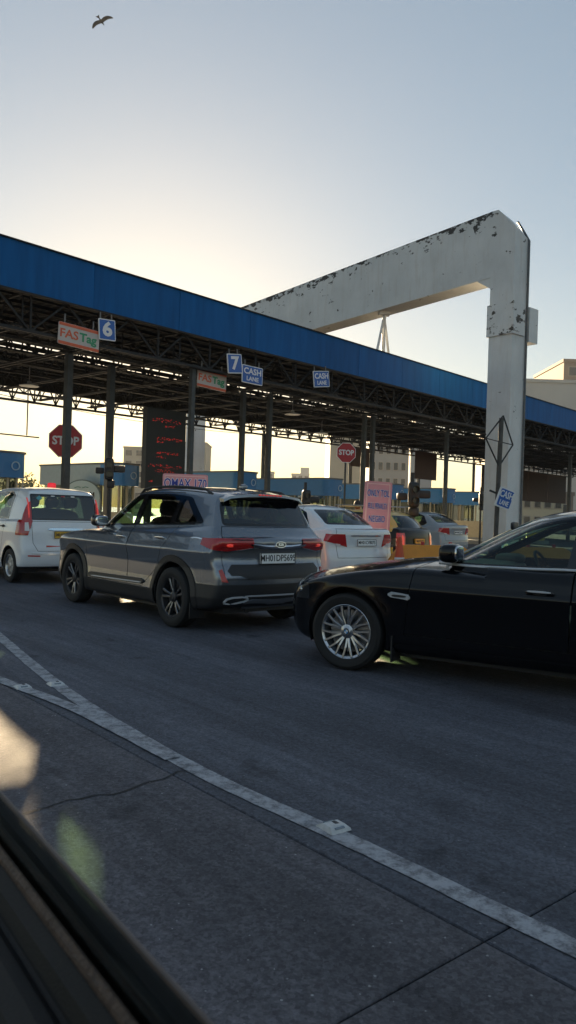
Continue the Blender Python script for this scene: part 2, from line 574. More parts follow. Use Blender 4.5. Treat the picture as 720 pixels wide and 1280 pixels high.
def wheel_proto(style, r, wd, rr):
    w = empty('wheel')
    t = MB().lathe([(rr, -wd * .42), (rr + .01, -wd * .46), (r - .035, -wd * .5), (r - .008, -wd * .42), (r, -wd * .3), (r, -.02), (r - .006, -.018), (r - .006, -.012), (r, -.01),
                    (r, .01), (r - .006, .012), (r - .006, .018), (r, .02), (r, wd * .3), (r - .008, wd * .42), (r - .035, wd * .5), (rr + .03, wd * .48), (rr + .008, wd * .44), (rr - .004, wd * .42)], 56, 'Y')
    t.build('tyre', M_TYRE, w, smooth=True)
    fy = wd * .36
    rim = MB().lathe([(rr - .004, wd * .44), (rr, wd * .43), (rr - .006, wd * .40), (rr - .022, wd * .36), (rr - .035, wd * .1), (rr - .05, -wd * .4), (rr, -wd * .42)], 56, 'Y')
    rim.build('rim', M_RIMD if style == 'five' else M_RIM, w, smooth=True)
    sp = MB()
    def spoke(a0, a1, w0, w1, r0, r1, y0, y1, th=.03):
        q = [Vector((cos(a0) * r0, 0, sin(a0) * r0)), Vector((cos(a0 * .5 + a1 * .5) * (r0 + r1) / 2, 0, sin(a0 * .5 + a1 * .5) * (r0 + r1) / 2)), Vector((cos(a1) * r1, 0, sin(a1) * r1))]
        ys = [y0, (y0 + y1) / 2 + .006, y1]; ws = [w0, (w0 + w1) / 2, w1]; rings = []
        for i in range(3):
            d = (q[min(i + 1, 2)] - q[max(i - 1, 0)]).normalized(); u = Vector((-d.z, 0, d.x)) * ws[i] / 2
            Y = Vector((0, ys[i], 0)); T = Vector((0, th, 0))
            rings.append([q[i] - u + Y - Vector((0, .006, 0)), q[i] - u * .6 + Y, q[i] + u * .6 + Y, q[i] + u + Y - Vector((0, .006, 0)), q[i] + u + Y - T, q[i] - u + Y - T])
        vs = [v for g in rings for v in g]; fs = []
        for i in range(2):
            for k in range(6): fs.append((i * 6 + k, i * 6 + (k + 1) % 6, i * 6 + 6 + (k + 1) % 6, i * 6 + 6 + k))
        fs += [tuple(range(5, -1, -1)), tuple(12 + k for k in range(6))]
        sp.add(vs, fs)
    if style == 'multi':
        for k in range(9):
            a = 2 * pi * k / 9 + .1
            for s_ in (-1, 1): spoke(a + s_ * .07, a + s_ * .19 + .07, .026, .020, .055, rr - .012, fy - .012, fy + .012)
    elif style == 'five':
        for k in range(5):
            a = 2 * pi * k / 5 + .3
            for s_ in (-1, 1): spoke(a + s_ * .20, a + s_ * .19, .024, .036, .045, rr - .012, fy - .02, fy + .006, .04)
    else:
        for k in range(8):
            a = 2 * pi * k / 8
            spoke(a, a + .05, .06, .085, .05, rr - .008, fy - .005, fy - .02, .02)
    sp.build('spokes', {'multi': M_RIM, 'five': M_RIMM, 'steel': M_STEEL}[style], w, smooth=False)
    hb = MB().lathe([(0, fy + .004), (.03, fy + .004), (.036, fy - .002), (.06, fy - .008), (.068, fy - .04), (.0, fy - .05)], 24, 'Y')
    h = hb.build('hub', M_RIM if style != 'five' else M_RIMD, w, smooth=True)
    if style == 'multi':
        MB().lathe([(0, fy + .0065), (.026, fy + .0065), (.028, fy + .003)], 20, 'Y').build('emblem_ring', M_INK, h)
        e = MB()
        for a0, mm in ((0, 0), (pi, 0)):
            pts = [(0, 0)] + [(.019 * cos(a0 + k * pi / 12), .019 * sin(a0 + k * pi / 12)) for k in range(7)]
            e.prism(pts, fy + .006, fy + .0085, lambda u, v, hh: (u, hh, v))
        e.build('emblem', mat('emblem_blue', (0.1, 0.3, 0.6), .3), h)
        e = MB()
        for a0 in (pi / 2, 3 * pi / 2):
            pts = [(0, 0)] + [(.019 * cos(a0 + k * pi / 12), .019 * sin(a0 + k * pi / 12)) for k in range(7)]
            e.prism(pts, fy + .006, fy + .0085, lambda u, v, hh: (u, hh, v))
        e.build('emblem', mat('emblem_white', (0.75, 0.75, 0.75), .3), h)
    d = MB().lathe([(.06, -.01), (rr * .78, -.01), (rr * .78, .012), (.06, .012)], 32, 'Y')
    d.build('brake_disc', M_DISC, w, smooth=False)
    return w

def car_field(S):
    low = chaikin(S['low'], S.get('smooth', 2)); grn = chaikin(S['green'], S.get('smooth', 2))
    w = chaikin_open(S['w'], 2); gb = chaikin_open(S['gb'], 2); sec = np.array(S['sec'])
    w = w[np.argsort(w[:, 0])]; gb = gb[np.argsort(gb[:, 0])]
    wm = w[:, 1].max(); xf = max(p[0] for p in S['low']); xr = min(p[0] for p in S['low'])
    lsh = S.get('lshape')
    def f(P):
        x, y, z = P[:, 0], P[:, 1], P[:, 2]; ay = np.abs(y)
        t = np.clip(ay / wm, 0, 1.3)
        W = np.interp(x, w[:, 0], w[:, 1]) + np.interp(z, sec[:, 0], sec[:, 1])
        for xw in S['axles']:
            r = np.sqrt((x - xw) ** 2 + (z - S['r']) ** 2)
            W = W + S.get('flare', .015) * np.exp(-((r - S['arch']) / .07) ** 2) * (z > .2)
        if lsh is not None: W = W + lsh(x, z)
        tt = t ** 2.4
        xx = x + S['cf'] * tt * sstep(x, xf - 1.0, xf - .2) - S['cr'] * tt * sstep(-x, -xr - .9, -xr - .15)
        zz = z + S.get('hc', .05) * t ** 2 * sstep(z, .6, .9) * (x > -1.2)
        d1 = poly_sdf(xx, zz, low)
        a = smax(d1, ay - W, S.get('k', .05))
        tb = S.get('tcurve', .0)
        Wg = np.interp(x, gb[:, 0], gb[:, 1]) - S['tum'] * (z - S['zb']) - tb * (z - S['zb']) ** 2
        xg = x + S['gf'] * t ** 2 * sstep(x, S['gmid'], S['gmid'] + .6) - S['gr'] * t ** 2 * sstep(-x, -S['gmid'], -S['gmid'] + .8)
        d2 = poly_sdf(xg, z + S.get('rc', .05) * (ay / .6) ** 2, grn)
        b = smax(d2, ay - Wg, S.get('kg', .05))
        return smin(a, b, S.get('kj', .02))
    return f, (xr, xf, wm)

def mirror_planes(pl):
    return [(Vector((n.x, -n.y, n.z)), d) for n, d in pl]

class Car:
    def __init__(s, name, S, h=0.028):
        s.S = S; f, (xr, xf, wm) = car_field(S); s.xr, s.xf, s.wm = xr, xf, wm
        s.sh = Shell(f, (xr - .12, -wm - .12, .06), (xf + .12, wm + .12, S['top'] + .12), h)
        s.root = empty(name); s.opaque = []
        r, ra = S['r'], S['arch']
        for xw in S['axles']:
            circ = [(xw + ra * cos(2 * pi * k / 36), r + .015 + ra * sin(2 * pi * k / 36)) for k in range(36)]
            s.sh.drop(convex_planes(circ, (0, 2)), lambda c: abs(c.y) > .5)
            for sg in (1, -1):
                y0, y1 = (.42, wm - .05) if sg > 0 else (-wm + .05, -.42)
                m = MB().lathe([(ra + .012, y0), (ra + .012, y1)], 24, 'Y', (xw, 0, r + .015), -.35, pi + .35)
                m.lathe([(ra + .012, y0 if sg > 0 else y1), (.02, y0 if sg > 0 else y1)], 24, 'Y', (xw, 0, r + .015), -.35, pi + .35)
                m.build('wheel_well', M_BLACK, s.root)
    def cut(s, planes, name, m, pred=None, both=False, offset=0.0, opaque=True, parent=None):
        out = []
        for i in range(2 if both else 1):
            pl = planes if i == 0 else mirror_planes(planes)
            pr = pred
            if both:
                sg = 1 if i == 0 else -1
                pr = (lambda c, sg=sg: c.y * sg > .05 and (pred is None or pred(c)))
            vf = s.sh.take(pl, pr)
            if opaque: s.opaque.append(vf)
            out.append(s.sh.make(vf, name, m, parent if parent is not None else s.root, offset))
        return out if both else out[0]
    def gap(s, poly, axes, d=.005, pred=None, both=True):
        """open a panel joint round a polygon: returns nothing, the ring is removed"""
        pass
    def panel(s, poly, axes, name, m, pred=None, both=True, gap=.007):
        outer = convex_planes(poly, axes); inner = convex_planes(inset_poly(poly, gap), axes)
        res = []
        for sg in ((1, -1) if both else (0,)):
            pr = (lambda c, sg=sg: (sg == 0 or c.y * sg > .05) and (pred is None or pred(c)))
            vf = s.sh.take(inner, pr)
            s.opaque.append(vf)
            s.sh.drop(outer, pr)
            res.append(s.sh.make(vf, name, m, s.root))
        return res
    def glass(s, poly, axes, name, m, pred, both=True, parent=None, gap=0.0):
        return s.cut(convex_planes(poly, axes), name, m, pred, both, 0.0, False, parent)
    def finish(s, paint, name='body'):
        vf = s.sh.rest(); s.opaque.append(vf)
        b = s.sh.make(vf, name, paint, s.root)
        V = []; G = []; F = []; n = 0
        for v, g, f in s.opaque:
            V.append(v); G.append(g); F += [[i + n for i in q] for q in f]; n += len(v)
        s.sh.make((np.concatenate(V), np.concatenate(G), F), 'cabin_lining', M_LINE, s.root, -.03, False, True)
        return b
    def wheels(s, style, wd, rr, track):
        w = wheel_proto(style, s.S['r'], wd, rr)
        for i, (xw, sg) in enumerate([(x, sg) for x in s.S['axles'] for sg in (1, -1)]):
            o = w if i == 0 else copy_tree(w)
            o.parent = s.root
            o.location = (xw, sg * track / 2, s.S['r']); o.rotation_euler = (0, random.uniform(0, 6) * sg, 0 if sg > 0 else pi)
    def seats(s, xs, zc, m, ys=(.36, -.36), bench=None, tilt=.25, hr=True):
        def seat(x, y, wdt):
            mb = MB(); rot = Matrix.Rotation(-tilt, 3, 'Y')
            mb.superell((x + .02, y, zc), (.5, wdt, .16), 5)
            mb.superell((x - .30, y, zc + .33), (.13, wdt * .95, .62), 4, rot=rot)
            o = mb.build('seat', m, s.root, smooth=True)
            if hr:
                hm = MB()
                for q in ((0,) if wdt < .7 else (-wdt * .3, wdt * .3)):
                    hm.superell((x - .42, y + q, zc + .74), (.11, .26, .19), 3.5, rot=rot)
                    hm.tube([(x - .41, y + q - .05, zc + .55), (x - .42, y + q - .05, zc + .72)], .006, 6)
                    hm.tube([(x - .41, y + q + .05, zc + .55), (x - .42, y + q + .05, zc + .72)], .006, 6)
                hm.build('headrest', m, o, smooth=True)
        for x in xs:
            for y in ys: seat(x, y, .5)
        if bench: seat(bench, 0, 1.2)
    def dash(s, x, z, m=None, yw=.36):
        mb = MB()
        mb.superell((x, 0, z - .08), (.5, 1.36, .26), 4)
        mb.superell((x - .1, -.36, z + .06), (.25, .36, .1), 3)
        mb.build('dashboard', m or M_LINE, s.root, smooth=True)
        st = MB(); c = Vector((x - .42, -.36, z - .02)); rot = Matrix.Rotation(-1.05, 3, 'Y')
        st.tube([c + rot @ Vector((cos(a) * .18, sin(a) * .18, 0)) for a in [2 * pi * k / 24 for k in range(25)]], .014, 8)
        st.tube([c, c + Vector((.25, 0, -.1))], .03, 8)
        for a in (0.1, pi - .1, -pi / 2): st.tube([c, c + rot @ Vector((sin(a) * .18, cos(a) * .18, 0))], .014, 6)
        st.build('steering_wheel', M_LINE, s.root, smooth=True)
    def plate(s, y, z, w, h, m, text, tilt=0.0, size=.09, q=None, off=.014):
        p, n = s.sh.rear(y, z)
        n = Vector((-cos(tilt), 0, sin(tilt)))
        c = p + n * (off + .006)
        up = Vector((sin(tilt), 0, cos(tilt))); rt = Vector((0, -1, 0))
        mb = MB()
        pl = round_poly([(-w / 2, -h / 2), (w / 2, -h / 2), (w / 2, h / 2), (-w / 2, h / 2)], .012)
        mb.prism(pl, -.02, .003, lambda u, v, t: c + rt * u + up * v + n * t)
        o = mb.build('number_plate', m, s.root)
        fr = MB()
        for a, b in (((-1, -1), (1, -1)), ((1, -1), (1, 1)), ((1, 1), (-1, 1)), ((-1, 1), (-1, -1))):
            fr.bar(c + rt * a[0] * w / 2 + up * a[1] * h / 2 + n * .003, c + rt * b[0] * w / 2 + up * b[1] * h / 2 + n * .003, .007, .008, up=n)
        fr.build('plate_frame', M_INK, o)
        text_on(o, text, size, c + n * .004, rt, up, M_INK, 'lettering', bold=.0012, extrude=.001, xscale=.90)
        return o
    def mirror(s, x, z, paint, d=(.15, .24, .15), y=None, sg=1):
        p, n = s.sh.side(x, z - .02, sg)
        c = Vector((x, p.y + sg * (.12), z + .06)) if y is None else Vector((x, y * sg, z + .06))
        mb = MB().superell(c, d, 3.2, 24, 14)
        o = mb.build('door_mirror', paint, s.root, smooth=True)
        MB().bar(c + Vector((0, -sg * .05, -.04)), Vector((x + .02, p.y - sg * .03, z - .01)), .06, .035).build('mirror_arm', M_BLACK, o)
        MB().superell(c + Vector((-d[0] * .42, 0, 0)), (.03, d[1] * .84, d[2] * .78), 4).build('mirror_glass', mat('mirror_glass', (.6, .62, .65), .03, metal=1), o, smooth=True)
        return o
    def handle(s, x, z, m, length=.19, sg=1):
        p, n = s.sh.side(x, z, sg)
        mb = MB()
        mb.superell(p + n * .026, (length, .02, .026), 3, 16, 8)
        for k in (-1, 1): mb.superell(p + n * .012 + Vector((k * length * .4, 0, 0)), (.035, .04, .024), 3, 10, 6)
        o = mb.build('door_handle', m, s.root, smooth=True)
        cup = MB().superell(p + n * .0, (length * .55, .012, .06), 2.5, 16, 8)
        cup.build('handle_recess', M_BLACK, o, smooth=True)
        return o
    def place(s, world_xy, local_xy, theta):
        """put the local ground point local_xy at world_xy, nose turned theta degrees left of +Y"""
        a = R(90 + theta); c, sn = cos(a), sin(a)
        lx, ly = local_xy
        s.root.location = (world_xy[0] - (lx * c - ly * sn), world_xy[1] - (lx * sn + ly * c), 0)
        s.root.rotation_euler = (0, 0, a)
        return s.root

def paint_mat(name, color, metal=0.0, rough=0.35, dust=0.12, coat=1.0):
    """clear-coated car paint with a little road dust"""
    m = bpy.data.materials.new(name); m.use_nodes = True
    nt = m.node_tree; b = nt.nodes['Principled BSDF']
    b.inputs['Metallic'].default_value = metal; b.inputs['Coat Weight'].default_value = coat; b.inputs['Specular IOR Level'].default_value = .5 * coat
    tc = nt.nodes.new('ShaderNodeTexCoord')
    nz = nt.nodes.new('ShaderNodeTexNoise'); nz.inputs['Scale'].default_value = 3.5; nz.inputs['Detail'].default_value = 8; nz.inputs['Roughness'].default_value = .65
    nt.links.new(tc.outputs['Object'], nz.inputs['Vector'])
    sx = nt.nodes.new('ShaderNodeSeparateXYZ'); nt.links.new(tc.outputs['Object'], sx.inputs[0])
    mr = nt.nodes.new('ShaderNodeMapRange'); mr.inputs['From Min'].default_value = .25; mr.inputs['From Max'].default_value = .9
    mr.inputs['To Min'].default_value = dust * 3.0; mr.inputs['To Max'].default_value = dust
    nt.links.new(sx.outputs['Z'], mr.inputs['Value'])
    mu = nt.nodes.new('ShaderNodeMath'); mu.operation = 'MULTIPLY'; mu.use_clamp = True
    nt.links.new(nz.outputs['Fac'], mu.inputs[0]); nt.links.new(mr.outputs[0], mu.inputs[1])
    mx = nt.nodes.new('ShaderNodeMix'); mx.data_type = 'RGBA'
    nt.links.new(mu.outputs[0], mx.inputs['Factor'])
    mx.inputs['A'].default_value = (*color, 1); mx.inputs['B'].default_value = (.16, .14, .12, 1)
    nt.links.new(mx.outputs['Result'], b.inputs['Base Color'])
    r2 = nt.nodes.new('ShaderNodeMapRange'); r2.inputs['To Min'].default_value = .02; r2.inputs['To Max'].default_value = .35
    nt.links.new(mu.outputs[0], r2.inputs['Value']); nt.links.new(r2.outputs[0], b.inputs['Coat Roughness'])
    b.inputs['Roughness'].default_value = rough
    return m

# ------------------------------------------------------------------ grey sport utility vehicle
def build_suv():
    S = dict(
        low=[(.62, .24), (.82, .28), (.87, .45), (.85, .70), (.80, .88), (.66, .99), (.25, 1.04), (-.30, 1.085), (-.9, 1.08), (-2.0, 1.10), (-2.8, 1.14), (-3.2, 1.17), (-3.33, 1.16), (-3.40, 1.075), (-3.47, 1.04), (-3.475, .97),
             (-3.43, .93), (-3.42, .80), (-3.475, .70), (-3.50, .60), (-3.48, .36), (-3.36, .27), (-2.9, .24), (-1.3, .22), (.3, .22)],
        green=[(-.18, .98), (-.28, 1.05), (-1.12, 1.54), (-1.35, 1.615), (-1.9, 1.645), (-2.5, 1.635), (-3.08, 1.585), (-3.16, 1.55), (-3.13, 1.52), (-3.30, 1.22), (-3.36, 1.12), (-3.3, .95), (-1.5, .95)],
        w=[(-3.52, .74), (-3.40, .80), (-3.1, .86), (-2.6, .885), (-1.3, .885), (0, .885), (.45, .86), (.7, .80), (.9, .68)],
        sec=[(.15, -.08), (.24, -.035), (.40, -.005), (.55, -.018), (.70, -.022), (.885, .014), (.90, .014), (.97, -.016), (1.06, -.05), (1.12, -.085), (1.25, -.16)],
        gb=[(-3.45, .70), (-3.1, .765), (-2.4, .80), (-1.4, .80), (-.8, .78), (-.2, .70)],
        zb=1.08, tum=.34, tcurve=.18, cf=.22, cr=.16, gf=.22, gr=.10, gmid=-1.7, rc=.045, hc=.06,
        axles=(0, -2.61), r=.345, arch=.395, flare=.012, top=1.66, k=.05, kg=.055, kj=.02)
    c = Car('grey_suv', S, .026); sh = c.sh; rt = c.root
    paint = paint_mat('suv_grey_paint', (.205, .228, .262), .65, .24, .04)
    # black arch and sill cladding
    for xw in S['axles']:
        ra = S['arch'] + .075
        circ = [(xw + ra * cos(2 * pi * k / 30), .36 + ra * sin(2 * pi * k / 30)) for k in range(30)]
        c.cut(convex_planes(circ, (0, 2)), 'arch_cladding', M_BLACK, lambda q: abs(q.y) > .45, True, .010)
    c.cut(convex_planes([(-3.0, .1), (.5, .1), (.5, .40), (-3.0, .40)], (0, 2)), 'sill_cladding', M_BLACK, lambda q: abs(q.y) > .6, True, .008)
    # rear bumper: black lower half, black band across the tailgate
    c.cut([(Vector((0, 0, 1)), .545), (Vector((1, 0, 0)), -2.9)], 'bumper_cladding', M_BLACK, None, False, .004)
    c.cut(convex_planes([(-.62, .645), (.62, .645), (.66, .70), (.60, .765), (-.60, .765), (-.66, .70)], (1, 2)), 'tailgate_cladding', M_BLACK, lambda q: q.x < -3.1, False, .004)
    c.cut(convex_planes([(-.40, .60), (.40, .60), (.56, .66), (-.56, .66)], (1, 2)), 'tailgate_cladding', M_BLACK, lambda q: q.x < -3.1, False, .004)
    # lamps
    lamp = [(Vector((0, 0, 1)), 1.045), (Vector((1, 0, 0)), -3.12), (Vector((.25, -.0, -1)).normalized(), -1.70), (Vector((0, -.14, -1)).normalized(), -.995), (Vector((0, -1, 0)), -.36)]
    c.cut(lamp, 'tail_lamp', M_RED, lambda q: q.x < -2.9, True, .012)
    # side glass
    dlo = [(-.60, 1.105), (-2.92, 1.185), (-3.0, 1.22), (-2.60, 1.50), (-2.2, 1.535), (-1.45, 1.535), (-1.22, 1.49)]
    sd = lambda q: abs(q.y) > .45
    wins = [[(-.84, 1.135), (-1.50, 1.155), (-1.50, 1.50), (-1.30, 1.49)], [(-1.60, 1.16), (-2.34, 1.18), (-2.36, 1.49), (-2.2, 1.512), (-1.60, 1.512)], [(-2.44, 1.20), (-2.86, 1.215), (-2.52, 1.47), (-2.44, 1.48)]]
    for i, wn_ in enumerate(wins):
        c.glass(round_poly(wn_, .03), (0, 2), 'side_window', M_GLASS if i == 0 else M_GLASSD, sd)
    c.cut(convex_planes(round_poly(dlo, .04), (0, 2)), 'window_surround', M_GLOSSB, sd, True, .001)
    c.glass(round_poly([(-.60, 1.10), (.60, 1.10), (.50, 1.50), (-.50, 1.50)], .06), (1, 2), 'windscreen', M_GLASS, lambda q: -1.4 < q.x < -.2, False)
    rg = round_poly([(-.64, 1.185), (.64, 1.185), (.60, 1.42), (.545, 1.515), (-.545, 1.515), (-.60, 1.42)], .05)
    c.glass(inset_poly(rg, .03), (1, 2), 'rear_window', M_GLASSD, lambda q: q.x < -2.95, False)
    c.cut(convex_planes(rg, (1, 2)), 'rear_window_surround', M_GLOSSB, lambda q: q.x < -2.95, False, .001)
    # doors, tailgate and filler flap
    c.panel([(-.36, .41), (-.44, 1.10), (-.9, 1.53), (-1.55, 1.56), (-1.55, .41)], (0, 2), 'door', paint, lambda q: abs(q.y) > .4)
    c.panel([(-1.55, .41), (-1.55, 1.56), (-2.4, 1.56), (-2.56, 1.2), (-2.52, .86), (-2.20, .62), (-2.06, .41)], (0, 2), 'door', paint, lambda q: abs(q.y) > .4)
    c.panel([(-.70, .60), (.70, .60), (.71, 1.05), (.655, 1.18), (-.655, 1.18), (-.71, 1.05)], (1, 2), 'tailgate', paint, lambda q: q.x < -3.2, False)
    c.panel([(-.66, 1.0), (.66, 1.0), (.70, .90), (-.70, .90)], (1, 2), 'bonnet_edge', paint, lambda q: q.x > .5, False)
    c.cut(convex_planes([(-.5, .50), (.5, .50), (.62, .80), (-.62, .80)], (1, 2)), 'grille', M_GLOSSB, lambda q: q.x > .4, False, .003)
    c.cut([(Vector((0, 0, 1)), .93), (Vector((0, 0, -1)), -.80), (Vector((-1, 0, 0)), -.50)], 'head_lamp', M_LAMPC, lambda q: q.x > .3 and abs(q.y) > .5, True, .004)
    c.finish(paint)
    # mouldings
    sl = sh.side; rr_ = sh.rear
    for sg in (1, -1):
        sh.strip([(-.50, .445), (-1.98, .47)], lambda x, z, sg=sg: sl(x, z, sg), 'sill_moulding', M_BLACK, rt, .07, .02)
        sh.strip([(-.62, .43), (-1.95, .455)], lambda x, z, sg=sg: (lambda r: (r[0] + r[1] * .022, r[1]))(sl(x, z, sg)), 'chrome_moulding', M_SATIN, rt, .018, .006)
        c.handle(-1.36, .985, M_CHROME, .20, sg); c.handle(-2.30, 1.01, M_CHROME, .20, sg)
        c.mirror(-.80, 1.11, M_GLOSSB, (.16, .22, .15), None, sg)
        rail = MB(); pts = []
        for i in range(13):
            x = -1.25 - i * .14
            p, n = sh.top(x, .56 * sg)
            pts.append(p + Vector((0, 0, .035 if 0 < i < 12 else -.01)))
        rail.tube(pts, .016, 8); rail.build('roof_rail', M_BLACK, rt, smooth=True)
        sh.strip([(.88 * 0 - 2.92, 1.035), (-3.02, 1.045), (-3.12, 1.03)], lambda x, z, sg=sg: sl(x, z, sg), 'lamp_moulding', M_CHROME, rt, .02, .01)
        sh.strip([(sg * .36, 1.005), (sg * .55, .985), (sg * .70, .97)], rr_, 'lamp_strip', M_RED, rt, .014, .02)
        sh.strip([(sg * .36, .955), (sg * .52, .925), (sg * .66, .905), (sg * .74, .915)], rr_, 'lamp_chrome', M_CHROME, rt, .012, .016)
        MB().box((-3.0, sg * .78, .235), (.012, .2, .17)).build('mud_flap', M_BLACK, rt)  # flaps added to block sunlight slipping under the SUV's tail
        sh.strip([(sg * .37, 1.030), (sg * .62, 1.032)], rr_, 'lamp_bezel', M_GLOSSB, rt, .014, .02)
        MB().superell(sh.rear(sg * .64, .975)[0] + Vector((-.004, 0, 0)), (.05, .09, .04), 2.5).build('brake_bulb', M_REDLIT, rt, smooth=True)
        rp = [(sg * .665, .575), (sg * .735, .585), (sg * .755, .70), (sg * .72, .715)]
        sh.patch(rp, rr_, 'bumper_reflector', M_REFL, rt, .012)
        # exhaust finisher
        sh.strip([(sg * .62, .335), (sg * .70, .345), (sg * .66, .405), (sg * .44, .415), (sg * .42, .37), (sg * .60, .335)], lambda y, z: (rr_(y, z)[0], Vector((-1, 0, 0))), 'exhaust_trim', M_SATIN, rt, .020, .03)
    sh.strip([(-.40, .985), (-.2, .965), (0, .962), (.2, .965), (.40, .985)], rr_, 'chrome_strip', M_CHROME, rt, .035, .022)
    sh.strip([(-.46, .422), (.46, .422)], rr_, 'chrome_strip', M_SATIN, rt, .018, .014)
    sh.patch([(-.40, .28), (.40, .28), (.46, .36), (.36, .385), (-.36, .385), (-.46, .36)], rr_, 'skid_plate', mat('skid_silver', (.20, .21, .24), .4, metal=.2), rt, .02)
    # badge: oval with three letters
    p, n = rr_(0, .985); n = Vector((-1, 0, .1)).normalized(); up = n.cross(Vector((0, 1, 0))) * -1
    if up.z < 0: up = -up
    bd = MB().prism([(.075 * cos(a), .036 * sin(a)) for a in [2 * pi * k / 24 for k in range(24)]], .0, .024, lambda u, v, t: p + Vector((0, -1, 0)) * u + up * v + n * t)
    b_ = bd.build('badge', M_CHROME, rt, smooth=True)
    b2 = MB().prism([(.066 * cos(a), .029 * sin(a)) for a in [2 * pi * k / 24 for k in range(24)]], .02, .026, lambda u, v, t: p + Vector((0, -1, 0)) * u + up * v + n * t)
    b2.build('badge_field', M_INK, b_)
    text_on(b_, 'KIA', .05, p + n * .027, (0, -1, 0), up, M_CHROME, 'badge_lettering', bold=.001, extrude=.001)
    c.plate(.0, .83, .50, .12, M_PLATEW, 'MH01DP5695', .05, .100, off=.02)
    # spoiler and high brake light
    q = []
    sp = MB(); N = 16
    for i in range(N + 1):
        y = -.58 + 1.16 * i / N; e = (abs(y) / .58) ** 3
        p, _ = sh.top(-2.98, y)
        zt = p.z
        q.append([Vector((-2.90, y, zt + .004)), Vector((-3.27 + .10 * e, y, zt - .035)), Vector((-3.275 + .10 * e, y, zt - .065)), Vector((-3.05, y, zt - .07))])
    for i in range(N):
        sp.add(q[i] + q[i + 1], [(0, 1, 5, 4), (1, 2, 6, 5), (2, 3, 7, 6), (3, 0, 4, 7)])
    sp.add(q[0], [(0, 1, 2, 3)]); sp.add(q[-1], [(0, 1, 2, 3)])
    so = sp.build('spoiler', paint, rt, smooth=True)
    bl = MB()
    for i in range(7):
        y = -.15 + i * .05; bl.superell((-3.275, y, q[8][1].z - .014), (.02, .036, .016), 4, 10, 6)
    bl.build('high_brake_lamp', M_REDLIT, so)
    MB().tube([(-3.21, .15, 1.225), (-3.24, -.12, 1.21), (-3.22, -.34, 1.24)], [.02, .016, .01], 8).build('rear_wiper', M_BLACK, rt, smooth=True)
    an = MB().superell((-2.75, 0, sh.top(-2.75, 0)[0].z + .03), (.16, .045, .07), 2.2); an.build('roof_antenna', paint, rt, smooth=True)
    c.wheels('five', .215, .232, 1.57)
    c.seats((-1.25,), .62, M_SEAT, bench=-2.15); c.dash(-.62, 1.02)
    MB().tube([(-3.3, .3, .25), (-2.2, .3, .26)], .04, 10).build('exhaust_pipe', M_BLACK, rt)
    MB().box((-1.3, 0, .215), (1.75, 1.45, .09)).build('underbody', M_BLACK, rt)
    MB().box((-3.08, 0, .265), (.42, 1.25, .09)).build('underbody', M_BLACK, rt)
    MB().box((.40, 0, .22), (.4, .9, .08)).build('underbody', M_BLACK, rt)
    for x in (0, -2.61): MB().box((x, 0, .25), (.3, 1.3, .12)).build('axle', M_BLACK, rt)
    tag(rt, 'grey SUV with black cladding and lit red tail lamps, plate MH01DP5695', 'car')
    c.place((-1.313, 8.806), (-2.61, .885), 40.3)
    return c

